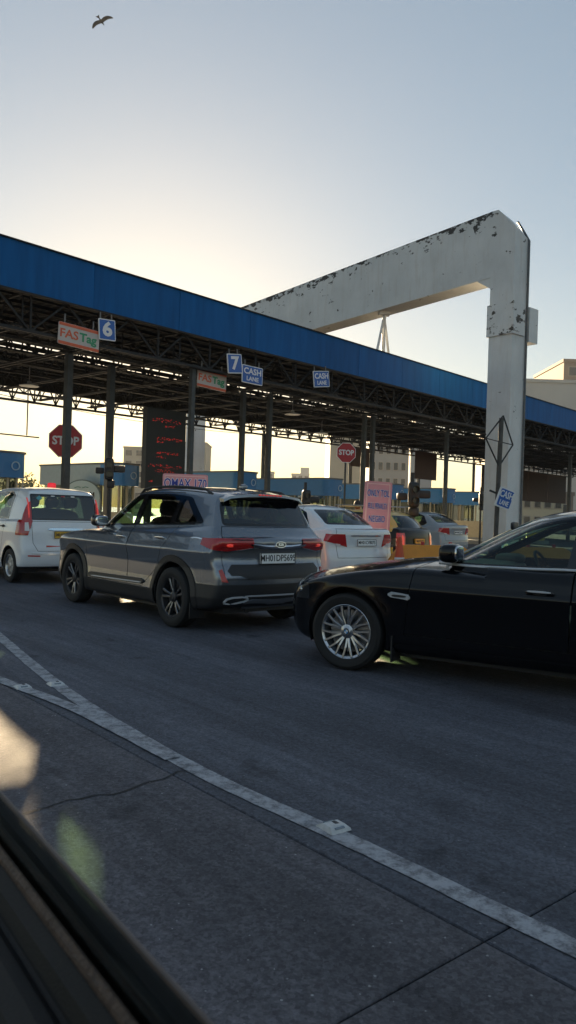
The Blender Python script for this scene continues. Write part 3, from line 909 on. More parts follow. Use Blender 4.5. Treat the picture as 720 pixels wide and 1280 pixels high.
# ------------------------------------------------------------------ black saloon
def build_black_saloon():
    S = dict(
        low=[(.50, .20), (.74, .23), (.83, .34), (.845, .52), (.82, .65), (.75, .755), (.52, .835), (.0, .925), (-.45, .985), (-.75, .995), (-1.5, .955), (-2.6, .985), (-3.3, 1.04), (-3.75, 1.085), (-4.02, 1.08), (-4.07, 1.02), (-4.02, .78), (-4.07, .60), (-4.04, .34), (-3.9, .25), (-3.3, .22), (-1.5, .19), (.2, .19)],
        green=[(-.55, .92), (-.66, .99), (-1.30, 1.33), (-1.55, 1.425), (-1.95, 1.485), (-2.4, 1.490), (-2.85, 1.435), (-3.25, 1.315), (-3.70, 1.10), (-3.6, .95), (-1.5, .88)],
        w=[(-4.10, .72), (-3.9, .83), (-3.5, .885), (-2.97, .905), (-1.5, .905), (0, .905), (.4, .865), (.65, .78), (.87, .62)],
        sec=[(.12, -.11), (.20, -.075), (.30, -.045), (.45, -.028), (.60, -.014), (.735, .006), (.76, .008), (.80, -.008), (.88, -.03), (.95, -.07), (1.05, -.13)],
        gb=[(-3.75, .58), (-3.3, .70), (-2.7, .775), (-1.6, .795), (-1.1, .77), (-.6, .69)],
        zb=.95, tum=.34, tcurve=.25, cf=.36, cr=.18, gf=.25, gr=.22, gmid=-2.1, rc=.06, hc=.085,
        axles=(0, -2.968), r=.335, arch=.375, flare=.022, top=1.48, k=.05, kg=.06, kj=.02)
    c = Car('black_saloon', S, .024); sh = c.sh; rt = c.root
    paint = paint_mat('black_paint', (.003, .003, .004), .0, .12, .003, .42)
    sd = lambda q: abs(q.y) > .42
    wins = [[(-.86, .985), (-1.80, 1.0), (-1.86, 1.375), (-1.72, 1.365), (-1.45, 1.285)], [(-1.90, 1.0), (-2.74, 1.02), (-2.72, 1.36), (-2.4, 1.395), (-1.96, 1.385)], [(-2.80, 1.03), (-3.16, 1.06), (-2.98, 1.27), (-2.79, 1.345)]]
    for i, wn_ in enumerate(wins):
        c.glass(round_poly(wn_, .02), (0, 2), 'side_window', glass_mat('car_glass_mid', (.40, .52, .50)) if i == 0 else M_GLASSD, sd)
    dlo = [(-.74, .965), (-3.2, 1.04), (-3.24, 1.07), (-3.0, 1.29), (-2.7, 1.40), (-2.35, 1.425), (-1.85, 1.405), (-1.45, 1.315)]
    c.cut(convex_planes(dlo, (0, 2)), 'window_surround', M_GLOSSB, sd, True, .001)
    c.glass(round_poly([(-.60, .99), (.60, .99), (.49, 1.37), (-.49, 1.37)], .06), (1, 2), 'windscreen', M_GLASS, lambda q: -1.75 < q.x < -.4, False)
    c.glass(round_poly([(-.56, 1.13), (.56, 1.13), (.46, 1.36), (-.46, 1.36)], .06), (1, 2), 'rear_window', M_GLASSD, lambda q: q.x < -2.8, False)
    hl = [(Vector((0, 0, 1)), .735), (Vector((0, 0, -1)), -.585), (Vector((-1, .0, 0)), -.40), (Vector((0, -1, 0)), -.42), (Vector((.35, 0, 1)).normalized(), .88)]
    c.cut(hl, 'head_lamp', glass_mat('lamp_glass', (.75, .77, .8)), lambda q: q.x > .2, True, .003)
    c.cut(convex_planes([(-.30, .45), (.30, .45), (.34, .70), (-.34, .70)], (1, 2)), 'grille', M_GLOSSB, lambda q: q.x > .4, False, .003)
    c.cut(convex_planes([(-.62, .27), (.62, .27), (.5, .38), (-.5, .38)], (1, 2)), 'bumper_intake', M_BLACK, lambda q: q.x > .4, False, .002)
    c.cut([(Vector((0, 0, 1)), .98), (Vector((0, 0, -1)), -.80), (Vector((1, 0, 0)), -3.85), (Vector((0, -1, 0)), -.40)], 'tail_lamp', M_RED, lambda q: q.x < -3.6, True, .003)
    c.panel([(-.52, .36), (-.60, .94), (-1.2, 1.38), (-1.89, 1.44), (-1.84, .36)], (0, 2), 'door', paint, lambda q: abs(q.y) > .4)
    c.panel([(-1.84, .36), (-1.89, 1.44), (-2.6, 1.45), (-2.85, 1.2), (-2.82, .85), (-2.52, .52), (-2.46, .36)], (0, 2), 'door', paint, lambda q: abs(q.y) > .4)
    c.finish(paint)
    sl = sh.side
    for sg in (1, -1):
        q = lambda x, z, sg=sg: sl(x, z, sg)
        top = [(-.70, .985), (-1.05, 1.145), (-1.45, 1.325), (-1.85, 1.413), (-2.35, 1.434), (-2.7, 1.41), (-3.02, 1.29), (-3.24, 1.07)]
        sh.strip(top, q, 'chrome_window_line', M_SATIN, rt, .024, .008)
        sh.strip([(-.70, .960), (-1.8, .975), (-3.22, 1.045)], q, 'chrome_window_line', M_SATIN, rt, .022, .010)
        c.handle(-1.63, .80, M_GLOSSB, .22, sg)
        p, n = sl(-1.63, .80, sg)
        MB().superell(p + n * .037, (.18, .010, .016), 3).build('handle_trim', M_SATIN, rt, smooth=True)
        c.handle(-2.72, .84, M_GLOSSB, .22, sg)
        c.mirror(-.86, 1.0, paint, (.17, .24, .16), None, sg)
        v = sh.strip([(-.39, .695), (-.50, .688), (-.585, .678)], q, 'fender_vent', M_SATIN, rt, .052, .012)
        MB().superell(sl(-.49, .687, sg)[0] + Vector((0, sg * .012, 0)), (.13, .008, .02), 3).build('vent_slot', M_BLACK, v)
        sh.strip([(-.42, .26), (-2.5, .26)], q, 'sill_moulding', paint, rt, .05, .02)
        # mud flap
        MB().box((-.43, sg * .80, .235), (.012, .20, .22)).build('mud_flap', M_BLACK, rt)
        # lamp internals
        for dx, dy, rr in ((.60, .62, .055), (.52, .74, .05)):
            MB().lathe([(0, -.05), (rr * .6, -.035), (rr, .0), (rr + .004, .004)], 20, 'X', (dx, dy * sg, .655)).build('lamp_reflector', M_CHROME, rt, smooth=True)
    MB().box((.47, 0, .65), (.02, 1.5, .2)).build('lamp_housing', M_STEEL, rt)
    c.wheels('multi', .225, .238, 1.60)
    c.seats((-1.72,), .50, M_SEATB, bench=-2.75); c.dash(-.98, .93, mat('beige_dash', (.10, .09, .08), .6))
    MB().box((-1.48, 0, .19), (2.1, 1.45, .07)).build('underbody', M_BLACK, rt)
    MB().box((.40, 0, .20), (.40, .9, .06)).build('underbody', M_BLACK, rt)
    for x in (0, -2.968): MB().box((x, 0, .22), (.35, 1.3, .14)).build('axle', M_BLACK, rt)
    MB().superell((-1.20, 0, 1.30), (.03, .22, .07), 4).build('rear_view_mirror', M_BLACK, rt, smooth=True)
    tag(rt, 'glossy black saloon with silver multi-spoke wheel, nose behind the grey SUV', 'car')
    c.place((.529, 6.685), (0, .905), 59.5)
    return c

# ------------------------------------------------------------------ white tall hatchback
HATCH = dict(
        low=[(.48, .20), (.64, .24), (.68, .40), (.67, .66), (.60, .84), (.40, .95), (.0, 1.02), (-.25, 1.05), (-.9, 1.04), (-2.0, 1.06), (-2.75, 1.09), (-2.90, 1.07), (-2.945, .95), (-2.96, .72), (-2.99, .55), (-2.985, .34), (-2.92, .26), (-2.6, .24), (-1.2, .20), (.2, .20)],
        green=[(-.10, .96), (-.18, 1.03), (-.82, 1.52), (-1.02, 1.615), (-1.5, 1.665), (-2.1, 1.67), (-2.60, 1.645), (-2.76, 1.60), (-2.80, 1.50), (-2.90, 1.12), (-2.92, 1.02), (-2.8, .92), (-1.4, .92)],
        w=[(-3.0, .735), (-2.93, .765), (-2.7, .795), (-2.4, .805), (-1.2, .805), (0, .80), (.35, .77), (.55, .70), (.70, .58)],
        sec=[(.12, -.08), (.20, -.04), (.34, -.006), (.5, -.006), (.70, .0), (.86, .004), (.90, -.002), (1.0, -.018), (1.06, -.03), (1.15, -.06)],
        gb=[(-2.98, .70), (-2.8, .735), (-2.0, .75), (-1.2, .75), (-.6, .73), (-.1, .66)],
        zb=1.05, tum=.20, tcurve=.16, cf=.20, cr=.10, gf=.2, gr=.07, gmid=-1.5, rc=.04, hc=.05,
        axles=(0, -2.435), r=.292, arch=.335, flare=.014, top=1.69, k=.045, kg=.05, kj=.02)
def hatch_glass(c):
    sd = lambda q: abs(q.y) > .45
    for i, wn_ in enumerate([[(-.62, 1.09), (-1.32, 1.105), (-1.32, 1.54), (-1.05, 1.53)], [(-1.42, 1.105), (-2.12, 1.12), (-2.14, 1.50), (-2.0, 1.545), (-1.42, 1.55)]]):
        c.glass(round_poly(wn_, .03), (0, 2), 'side_window', M_GLASS, sd)
    c.cut(convex_planes(round_poly([(-.46, 1.06), (-2.20, 1.09), (-2.22, 1.50), (-2.05, 1.575), (-1.05, 1.57), (-.92, 1.50)], .03), (0, 2)), 'window_surround', M_GLOSSB, sd, True, .001)
    c.glass(round_poly([(-.58, 1.06), (.58, 1.06), (.52, 1.53), (-.52, 1.53)], .06), (1, 2), 'windscreen', M_GLASS, lambda q: -1.1 < q.x < -.1, False)
def build_white_hatch():
    c = Car('white_hatchback', dict(HATCH), .03); sh = c.sh; rt = c.root; rr_ = sh.rear
    paint = paint_mat('hatch_white_paint', (.78, .81, .84), .0, .35, .06)
    # tall lamps up the rear pillars
    up = [(Vector((0, 0, 1)), 1.50), (Vector((0, 0, -1)), -1.08), (Vector((0, -1, .0)), -.585), (Vector((1, 0, 0)), -2.775)]
    c.cut(up, 'tail_lamp', M_RED, lambda q: q.x < -2.6, True, .010)
    lo = [(Vector((0, 0, 1)), 1.08), (Vector((0, 0, -1)), -.83), (Vector((0, -1, -.35)).normalized(), -.895), (Vector((1, 0, 0)), -2.70)]
    c.cut(lo, 'tail_lamp', M_RED, lambda q: q.x < -2.6 and q.z < 1.2, True, .012)
    rg = round_poly([(-.60, 1.09), (.60, 1.09), (.585, 1.535), (-.585, 1.535)], .03)
    c.glass(inset_poly(rg, .025), (1, 2), 'rear_window', M_GLASSD, lambda q: q.x < -2.5, False)
    c.cut(convex_planes(rg, (1, 2)), 'rear_window_surround', M_GLOSSB, lambda q: q.x < -2.5, False, .002)
    hatch_glass(c)
    c.panel([(-.26, .30), (-.34, 1.05), (-.8, 1.57), (-1.37, 1.60), (-1.37, .30)], (0, 2), 'door', paint, lambda q: abs(q.y) > .4)
    c.panel([(-1.37, .30), (-1.37, 1.60), (-2.25, 1.60), (-2.30, 1.1), (-2.24, .80), (-2.02, .52), (-1.95, .30)], (0, 2), 'door', paint, lambda q: abs(q.y) > .4)
    c.panel([(-.50, .56), (.50, .56), (.58, .70), (.60, 1.07), (-.60, 1.07), (-.58, .70)], (1, 2), 'tailgate', paint, lambda q: q.x < -2.6, False)
    c.cut([(Vector((0, 0, 1)), .30), (Vector((1, 0, 0)), -2.7)], 'bumper_underside', M_BLACK, None, False, .0)
    c.cut([(Vector((0, 0, 1)), .88), (Vector((0, 0, -1)), -.70), (Vector((-1, 0, 0)), -.35)], 'head_lamp', M_LAMPC, lambda q: q.x > .2 and abs(q.y) > .42, True, .004)
    c.cut(convex_planes([(-.4, .45), (.4, .45), (.45, .62), (-.45, .62)], (1, 2)), 'grille', M_GLOSSB, lambda q: q.x > .3, False, .003)
    c.finish(paint)
    for sg in (1, -1):
        sh.patch([(sg * .63, .90), (sg * .71, .905), (sg * .70, 1.04), (sg * .65, 1.045)], rr_, 'lamp_lens', mat('lens_white', (.7, .68, .68), .15, coat=.8), rt, .022)
        sh.strip([(sg * .63, 1.12), (sg * .62, 1.46)], rr_, 'lamp_tube', M_REDLIT, rt, .03, .022)
        sh.patch([(sg * .46, .47), (sg * .66, .475), (sg * .66, .495), (sg * .46, .49)], rr_, 'bumper_reflector', M_REFL, rt, .008)
        c.handle(-1.22, .94, M_BLACK, .16, sg); c.handle(-2.10, .96, M_BLACK, .16, sg)
        c.mirror(-.56, 1.08, paint, (.14, .2, .16), None, sg)
    sh.strip([(-.33, .935), (.33, .935)], rr_, 'chrome_strip', mat('chrome_blue', (.55, .68, .8), .15, metal=1.0), rt, .05, .02)
    sh.patch([(-.36, .63), (.36, .63), (.36, .66), (-.36, .66)], rr_, 'tape_reflector', M_REFL, rt, .005)
    c.plate(.0, .84, .44, .12, M_PLATEY, 'MH02CR7141', .06, .075)
    sh.strip([(.60, .53), (.3, .515), (-.3, .515), (-.60, .53)], rr_, 'bumper_crease', paint, rt, .03, .014)
    # sticker: blue diamond in the rear window, red beacon-like roof lamp
    p, n = rr_(.44, 1.465)
    MB().prism([(-.06, 0), (0, -.045), (.06, 0), (0, .045)], .0, .004, lambda u, v, t: p + Vector((-.004 - t, -u, v))).build('window_sticker', mat('sticker_teal', (.12, .42, .5), .5), rt)
    for y, cc in ((.2, (.8, .8, .8)), (.02, (.5, .05, .06)), (-.16, (.8, .8, .8))):
        MB().superell(rr_(y, 1.505)[0], (.01, .07, .02), 3).build('window_sticker', mat('sticker_%d' % int(y * 100), cc, .5), rt)
    c.wheels('steel', .165, .19, 1.44)
    c.seats((-1.02,), .66, M_SEAT, bench=-1.85); c.dash(-.42, .98)
    MB().box((-1.2, 0, .215), (3.0, 1.0, .04)).build('underbody', M_BLACK, rt)
    tag(rt, 'white tall hatchback with pillar tail lamps and yellow number plate, left of the grey SUV', 'car')
    c.place((-4.77, 13.222), (-2.435, .80), 40.0)
    return c

# ------------------------------------------------------------------ white compact saloon (and the silver one beyond)
SALOON = dict(
        low=[(.55, .20), (.72, .25), (.79, .40), (.78, .62), (.70, .76), (.45, .88), (.0, .96), (-.35, 1.0), (-1.0, .99), (-2.2, 1.02), (-2.75, 1.08), (-3.05, 1.115), (-3.17, 1.10), (-3.205, 1.03), (-3.17, .78), (-3.215, .62), (-3.21, .36), (-3.1, .26), (-2.6, .23), (-1.2, .19), (.2, .19)],
        green=[(-.25, .92), (-.34, .99), (-1.0, 1.37), (-1.25, 1.47), (-1.7, 1.52), (-2.1, 1.51), (-2.42, 1.44), (-2.95, 1.13), (-2.9, 1.0), (-1.4, .9)],
        w=[(-3.25, .72), (-3.1, .80), (-2.8, .845), (-2.3, .86), (-1.2, .86), (0, .855), (.4, .82), (.62, .73), (.82, .58)],
        sec=[(.12, -.08), (.20, -.04), (.32, -.008), (.5, -.008), (.72, -.002), (.86, .01), (.90, .006), (.98, -.03), (1.06, -.07), (1.15, -.12)],
        gb=[(-3.0, .58), (-2.6, .69), (-2.1, .745), (-1.3, .755), (-.8, .73), (-.3, .66)],
        zb=1.0, tum=.32, tcurve=.18, cf=.25, cr=.17, gf=.2, gr=.16, gmid=-1.7, rc=.05, hc=.06,
        axles=(0, -2.45), r=.295, arch=.34, flare=.016, top=1.54, k=.05, kg=.055, kj=.02)
def build_saloon(name, color, plate_text, label, wxy, lxy, theta, h=.032, lit=True):
    c = Car(name, dict(SALOON), h); sh = c.sh; rt = c.root; rr_ = sh.rear
    paint = paint_mat(name + '_paint', color, .0, .35, .08)
    sd = lambda q: abs(q.y) > .42
    for wn_ in [[(-.66, 1.035), (-1.35, 1.045), (-1.37, 1.42), (-1.1, 1.37)], [(-1.45, 1.045), (-2.12, 1.07), (-2.2, 1.36), (-2.0, 1.42), (-1.47, 1.43)]]:
        c.glass(round_poly(wn_, .025), (0, 2), 'side_window', M_GLASS, sd)
    c.cut(convex_planes(round_poly([(-.50, 1.01), (-2.3, 1.06), (-2.42, 1.14), (-2.25, 1.37), (-2.0, 1.45), (-1.3, 1.455), (-1.05, 1.38)], .03), (0, 2)), 'window_surround', M_GLOSSB, sd, True, .001)
    c.glass(round_poly([(-.56, 1.03), (.56, 1.03), (.48, 1.42), (-.48, 1.42)], .06), (1, 2), 'windscreen', M_GLASS, lambda q: -1.4 < q.x < -.2, False)
    rg = round_poly([(-.56, 1.165), (.56, 1.165), (.49, 1.425), (-.49, 1.425)], .05)
    c.glass(inset_poly(rg, .02), (1, 2), 'rear_window', glass_mat('rear_glass_blue', (.42, .55, .56)), lambda q: -3.0 < q.x < -2.2 and q.z > 1.12, False)
    c.cut(convex_planes(rg, (1, 2)), 'rear_window_surround', M_GLOSSB, lambda q: -3.0 < q.x < -2.2, False, .001)
    lamp = [(Vector((0, 0, 1)), 1.01), (Vector((0, .25, -1)).normalized(), -.66), (Vector((1, 0, 0)), -2.98), (Vector((0, -1, .25)).normalized(), -.225)]
    c.cut(lamp, 'tail_lamp', M_RED, lambda q: q.x < -2.8, True, .006)
    c.panel([(-.62, .60), (.62, .60), (.66, 1.0), (.64, 1.10), (-.64, 1.10), (-.66, 1.0)], (1, 2), 'boot_lid', paint, lambda q: q.x < -3.0, False)
    c.panel([(-.30, .30), (-.38, 1.0), (-.9, 1.43), (-1.41, 1.47), (-1.41, .30)], (0, 2), 'door', paint, lambda q: abs(q.y) > .4)
    c.panel([(-1.41, .30), (-1.41, 1.47), (-2.1, 1.47), (-2.34, 1.1), (-2.3, .85), (-2.05, .55), (-1.98, .30)], (0, 2), 'door', paint, lambda q: abs(q.y) > .4)
    c.cut([(Vector((0, 0, 1)), .80), (Vector((0, 0, -1)), -.62), (Vector((-1, 0, 0)), -.42)], 'head_lamp', M_LAMPC, lambda q: q.x > .2 and abs(q.y) > .45, True, .004)
    c.cut(convex_planes([(-.45, .42), (.45, .42), (.5, .66), (-.5, .66)], (1, 2)), 'grille', M_GLOSSB, lambda q: q.x > .4, False, .003)
    c.finish(paint)
    for sg in (1, -1):
        sh.strip([(sg * .60, .90), (sg * .72, .90)], rr_, 'lamp_bulb', M_RED, rt, .05, .01)
        sh.patch([(sg * .56, .80), (sg * .66, .815), (sg * .66, .85), (sg * .57, .84)], rr_, 'lamp_lens', mat('lens_white', (.7, .68, .68), .15, coat=.8), rt, .014)
        c.handle(-1.25, .90, paint, .17, sg); c.handle(-2.1, .93, paint, .17, sg)
        c.mirror(-.58, 1.03, paint, (.14, .2, .14), None, sg)
    sh.strip([(-.38, .985), (.38, .985)], rr_, 'chrome_strip', M_CHROME, rt, .03, .014)
    c.plate(0, .865, .46, .11, M_PLATEW, plate_text, .05, .08)
    c.wheels('steel', .185, .20, 1.50)
    c.seats((-1.15,), .56, M_SEAT, bench=-1.95); c.dash(-.55, .95)
    MB().box((-1.22, 0, .185), (1.65, 1.45, .10)).build('underbody', M_BLACK, rt)
    MB().box((-2.85, 0, .22), (.4, 1.2, .12)).build('underbody', M_BLACK, rt)
    for x in (0, -2.45): MB().box((x, 0, .22), (.3, 1.2, .12)).build('axle', M_BLACK, rt)
    tag(rt, label, 'car')
    c.place(wxy, lxy, theta)
    return c

# ------------------------------------------------------------------ black and yellow taxi
def build_taxi():
    S = dict(HATCH)
    S['green'] = [(-.10, .92), (-.18, 1.0), (-.86, 1.37), (-1.08, 1.45), (-1.5, 1.49), (-2.0, 1.49), (-2.38, 1.455), (-2.60, 1.36), (-2.86, 1.06), (-2.9, 1.0), (-2.8, .9), (-1.4, .9)]; S['top'] = 1.52; S['gr'] = .16
    c = Car('taxi', S, .034); sh = c.sh; rt = c.root; rr_ = sh.rear
    black = paint_mat('taxi_black', (.005, .005, .006), .0, .3, .003, .28); yellow = paint_mat('taxi_yellow', (.55, .36, .05), .0, .4, .06)
    sq = lambda P: [(x, .92 + (z - .92) * .78) for x, z in P]
    sd = lambda q: abs(q.y) > .45
    rg = round_poly([(-.58, 1.07), (.58, 1.07), (.50, 1.375), (-.50, 1.375)], .05)
    c.glass(inset_poly(rg, .02), (1, 2), 'rear_window', glass_mat('rear_glass_blue', (.42, .55, .56)), lambda q: q.x < -2.3, False)
    for wn_ in [[(-.62, 1.09), (-1.32, 1.105), (-1.32, 1.54), (-1.05, 1.53)], [(-1.42, 1.105), (-2.12, 1.12), (-2.14, 1.50), (-2.0, 1.545), (-1.42, 1.55)]]:
        c.glass(round_poly(sq(wn_), .03), (0, 2), 'side_window', M_GLASS, sd)
    c.glass(round_poly(sq([(-.58, 1.06), (.58, 1.06), (.52, 1.53), (-.52, 1.53)]), .06), (1, 2), 'windscreen', M_GLASS, lambda q: -1.1 < q.x < -.1, False)
    c.cut([(Vector((0, 0, 1)), .98), (Vector((0, 0, -1)), -.62), (Vector((0, -1, 0)), -.58), (Vector((1, 0, 0)), -2.80)], 'tail_lamp', M_RED, lambda q: q.x < -2.6, True, .012)
    c.cut([(Vector((0, 0, -1)), -1.0), (Vector((-1, 0, -.25)).normalized(), 2.36)], 'roof', yellow, None, False, .0)
    c.panel([(-.26, .30), (-.34, 1.03), (-1.37, 1.03), (-1.37, .30)], (0, 2), 'door', black, lambda q: abs(q.y) > .4)
    c.panel([(-1.37, .30), (-1.37, 1.03), (-2.30, 1.03), (-2.24, .80), (-2.02, .52), (-1.95, .30)], (0, 2), 'door', black, lambda q: abs(q.y) > .4)
    c.finish(black)
    for sg in (1, -1):
        sh.strip([(sg * .66, .66), (sg * .66, .94)], rr_, 'lamp_bulb', M_REDLIT, rt, .10, .014)
        c.mirror(-.56, 1.0, black, (.14, .2, .14), None, sg)
        sh.strip([(-2.35, .90), (-2.60, .90)], lambda x, z, sg=sg: sh.side(x, z, sg), 'side_badge', yellow, rt, .16, .004)
    c.plate(0, .80, .46, .11, M_PLATEY, 'MH01BT4321'[:10], .05, .07)
    rk = MB()
    for x in (-1.1, -1.5, -1.9, -2.3): rk.tube([(x, -.5, 1.55), (x, .5, 1.55)], .014, 6)
    for y in (-.5, .5): rk.tube([(-1.0, y, 1.56), (-2.4, y, 1.56)], .016, 6)
    for x in (-1.1, -2.3):
        for y in (-.5, .5): rk.tube([(x, y, 1.44), (x, y, 1.56)], .014, 6)
    rk.build('roof_rack', M_STEEL, rt)
    c.wheels('steel', .165, .18, 1.44)
    c.seats((-1.02,), .56, M_SEAT, bench=-1.85)
    tag(rt, 'black taxi with yellow roof and roof rack behind the orange road barrier', 'taxi')
    c.place((2.52, 16.6), (-2.96, .72), 53.0)
    return c

CARS = [build_suv(), build_black_saloon(), build_white_hatch(),
        build_saloon('white_saloon', (.76, .80, .83), 'MH01CV8075', 'white compact saloon with red tail lamps, between the grey SUV and the red text board', (.80, 13.0), (-3.16, .74), 40.0),
        build_taxi(),
        build_saloon('silver_saloon', (.28, .32, .36), 'MH04BQ2210', 'small silver saloon just beyond the black and yellow taxi', (5.0, 24.5), (-3.16, .74), 44.0, .04)]

# ------------------------------------------------------------------ ground
def asphalt_mat(name, c0, c1, speck=0.0, rough=.75, scale=1.0, seams=False):
    m = bpy.data.materials.new(name); m.use_nodes = True
    nt = m.node_tree; L = nt.links; b = nt.nodes['Principled BSDF']
    tc = nt.nodes.new('ShaderNodeTexCoord')
    def noise(sc, det=6, ro=.6):
        n = nt.nodes.new('ShaderNodeTexNoise'); n.inputs['Scale'].default_value = sc; n.inputs['Detail'].default_value = det; n.inputs['Roughness'].default_value = ro
        L.new(tc.outputs['Object'], n.inputs['Vector']); return n
    big = noise(.45 * scale, 5, .6); mid = noise(9 * scale, 9, .75); fine = noise(110, 5, .8)
    def mth(op, a, bb):
        q = nt.nodes.new('ShaderNodeMath'); q.operation = op
        for i, v in enumerate((a, bb)):
            if isinstance(v, (int, float)): q.inputs[i].default_value = v
            else: L.new(v, q.inputs[i])
        return q.outputs[0]
    s = mth('ADD', mth('MULTIPLY', big.outputs['Fac'], .3), mth('ADD', mth('MULTIPLY', mid.outputs['Fac'], .3), mth('MULTIPLY', fine.outputs['Fac'], .4)))
    cr = nt.nodes.new('ShaderNodeMapRange'); cr.inputs['From Min'].default_value = .36; cr.inputs['From Max'].default_value = .64
    L.new(s, cr.inputs['Value'])
    mx = nt.nodes.new('ShaderNodeMix'); mx.data_type = 'RGBA'
    mx.inputs['A'].default_value = (*c0, 1); mx.inputs['B'].default_value = (*c1, 1)
    L.new(cr.outputs[0], mx.inputs['Factor'])
    col = mx.outputs['Result']
    if speck:
        vo = nt.nodes.new('ShaderNodeTexVoronoi'); vo.inputs['Scale'].default_value = 34; vo.inputs['Randomness'].default_value = 1
        L.new(tc.outputs['Object'], vo.inputs['Vector'])
        # only some cells carry a pale chip, of uneven size
        wn_ = nt.nodes.new('ShaderNodeTexWhiteNoise'); L.new(vo.outputs['Position'], wn_.inputs['Vector'])
        sz = mth('MULTIPLY', mth('SUBTRACT', wn_.outputs['Value'], .74), .62)
        lt = mth('LESS_THAN', vo.outputs['Distance'], sz)
        m2 = nt.nodes.new('ShaderNodeMix'); m2.data_type = 'RGBA'
        L.new(mth('MULTIPLY', lt, speck), m2.inputs['Factor']); L.new(col, m2.inputs['A']); m2.inputs['B'].default_value = (.42, .42, .42, 1)
        col = m2.outputs['Result']
    # tyre-darkened tracks along the lanes, oil drips and pale scuffs
    def dotp(v):
        q = nt.nodes.new('ShaderNodeVectorMath'); q.operation = 'DOT_PRODUCT'; q.inputs[1].default_value = v
        L.new(tc.outputs['Object'], q.inputs[0]); return q.outputs['Value']
    def stretched(ka, kb, det):
        cb = nt.nodes.new('ShaderNodeCombineXYZ')
        L.new(mth('MULTIPLY', dotp((.766, .643, 0)), ka), cb.inputs[0]); L.new(mth('MULTIPLY', dotp((-.643, .766, 0)), kb), cb.inputs[1])
        n = nt.nodes.new('ShaderNodeTexNoise'); n.inputs['Scale'].default_value = 1; n.inputs['Detail'].default_value = det; n.inputs['Roughness'].default_value = .6
        L.new(cb.outputs[0], n.inputs['Vector']); return n.outputs['Fac']
    def rng(v, a, c, lo, hi):
        q = nt.nodes.new('ShaderNodeMapRange'); L.new(v, q.inputs['Value'])
        for k_, x_ in zip(('From Min', 'From Max', 'To Min', 'To Max'), (a, c, lo, hi)): q.inputs[k_].default_value = x_
        return q.outputs[0]
    def scale_col(c_, f_):
        q = nt.nodes.new('ShaderNodeVectorMath'); q.operation = 'SCALE'; L.new(c_, q.inputs[0]); L.new(f_, q.inputs['Scale']); return q.outputs[0]
    col = scale_col(col, rng(stretched(1.3, .10, 5), .36, .64, .66, 1.26))
    col = scale_col(col, rng(stretched(16, .9, 4), .35, .65, .86, 1.12))
    ag = nt.nodes.new('ShaderNodeTexVoronoi'); ag.inputs['Scale'].default_value = 75; L.new(tc.outputs['Object'], ag.inputs['Vector'])
    agw = nt.nodes.new('ShaderNodeTexWhiteNoise'); L.new(ag.outputs['Position'], agw.inputs['Vector'])
    col = scale_col(col, rng(agw.outputs['Value'], 0, 1, .74, 1.26))
    col = scale_col(col, rng(noise(30, 6, .8).outputs['Fac'], .36, .64, .82, 1.18))
    oil = noise(2.1, 3, .5)
    col = scale_col(col, rng(oil.outputs['Fac'], .26, .36, .55, 1.0))
    L.new(col, b.inputs['Base Color'])
    b.inputs['Roughness'].default_value = rough
    r = nt.nodes.new('ShaderNodeMapRange'); r.inputs['To Min'].default_value = rough - .12; r.inputs['To Max'].default_value = rough + .12
    L.new(mid.outputs['Fac'], r.inputs['Value']); L.new(r.outputs[0], b.inputs['Roughness'])
    b.inputs['Specular IOR Level'].default_value = .25
    bp = nt.nodes.new('ShaderNodeBump'); bp.inputs['Strength'].default_value = .55; bp.inputs['Distance'].default_value = .010
    hgt = mth('ADD', mth('MULTIPLY', fine.outputs['Fac'], .7), mth('MULTIPLY', mid.outputs['Fac'], .6))
    L.new(hgt, bp.inputs['Height']); L.new(bp.outputs[0], b.inputs['Normal'])
    return m
M_ASPH = asphalt_mat('carriageway', (.058, .061, .074), (.156, .159, .186), .5, .72)
M_CONC = asphalt_mat('worn_concrete', (.066, .063, .072), (.205, .193, .208), .9, .8)
M_BASE = mat('joint_sealant', (.026, .026, .027), .8)

LD = Vector((-sin(R(40)), cos(R(40)), 0)); LR = Vector((cos(R(40)), sin(R(40)), 0))
def LN(p, q, z=0.0): return LD * p + LR * q + Vector((0, 0, z))
gnd = MB().add([(-1800, -1800, -.012), (1800, -1800, -.012), (1800, 1800, -.012), (-1800, 1800, -.012)], [(0, 1, 2, 3)]).build('ground', M_BASE)
tag(gnd, kind='structure')
def slab(p0, p1, q0, q1, m, g=.0035):
    mb = MB(); e = .005; vs = []
    for dz, ins in ((-.011, g), (-e, g), (0, g + e)):
        for a, b in ((p0 + ins, q0 + ins), (p1 - ins, q0 + ins), (p1 - ins, q1 - ins), (p0 + ins, q1 - ins)): vs.append(LN(a, b, dz))
    fs = [(8, 9, 10, 11)]
    for r in (0, 1):
        for k in range(4): fs.append((r * 4 + k, r * 4 + (k + 1) % 4, r * 4 + 4 + (k + 1) % 4, r * 4 + 4 + k))
    return mb.add(vs, fs).build('paving_slab', m, gnd)
for p0, p1 in ((-22, -7.5), (-7.5, 1.465), (1.465, 10.5), (10.5, 19.5), (19.5, 90)):
    slab(p0, p1, -1.6, 2.11, M_CONC)
    slab(p0, p1, -40, -1.6, M_CONC)
for p0, p1 in ((-22, 1.465), (1.465, 120)):
    slab(p0, p1, 2.11, 70, M_ASPH)
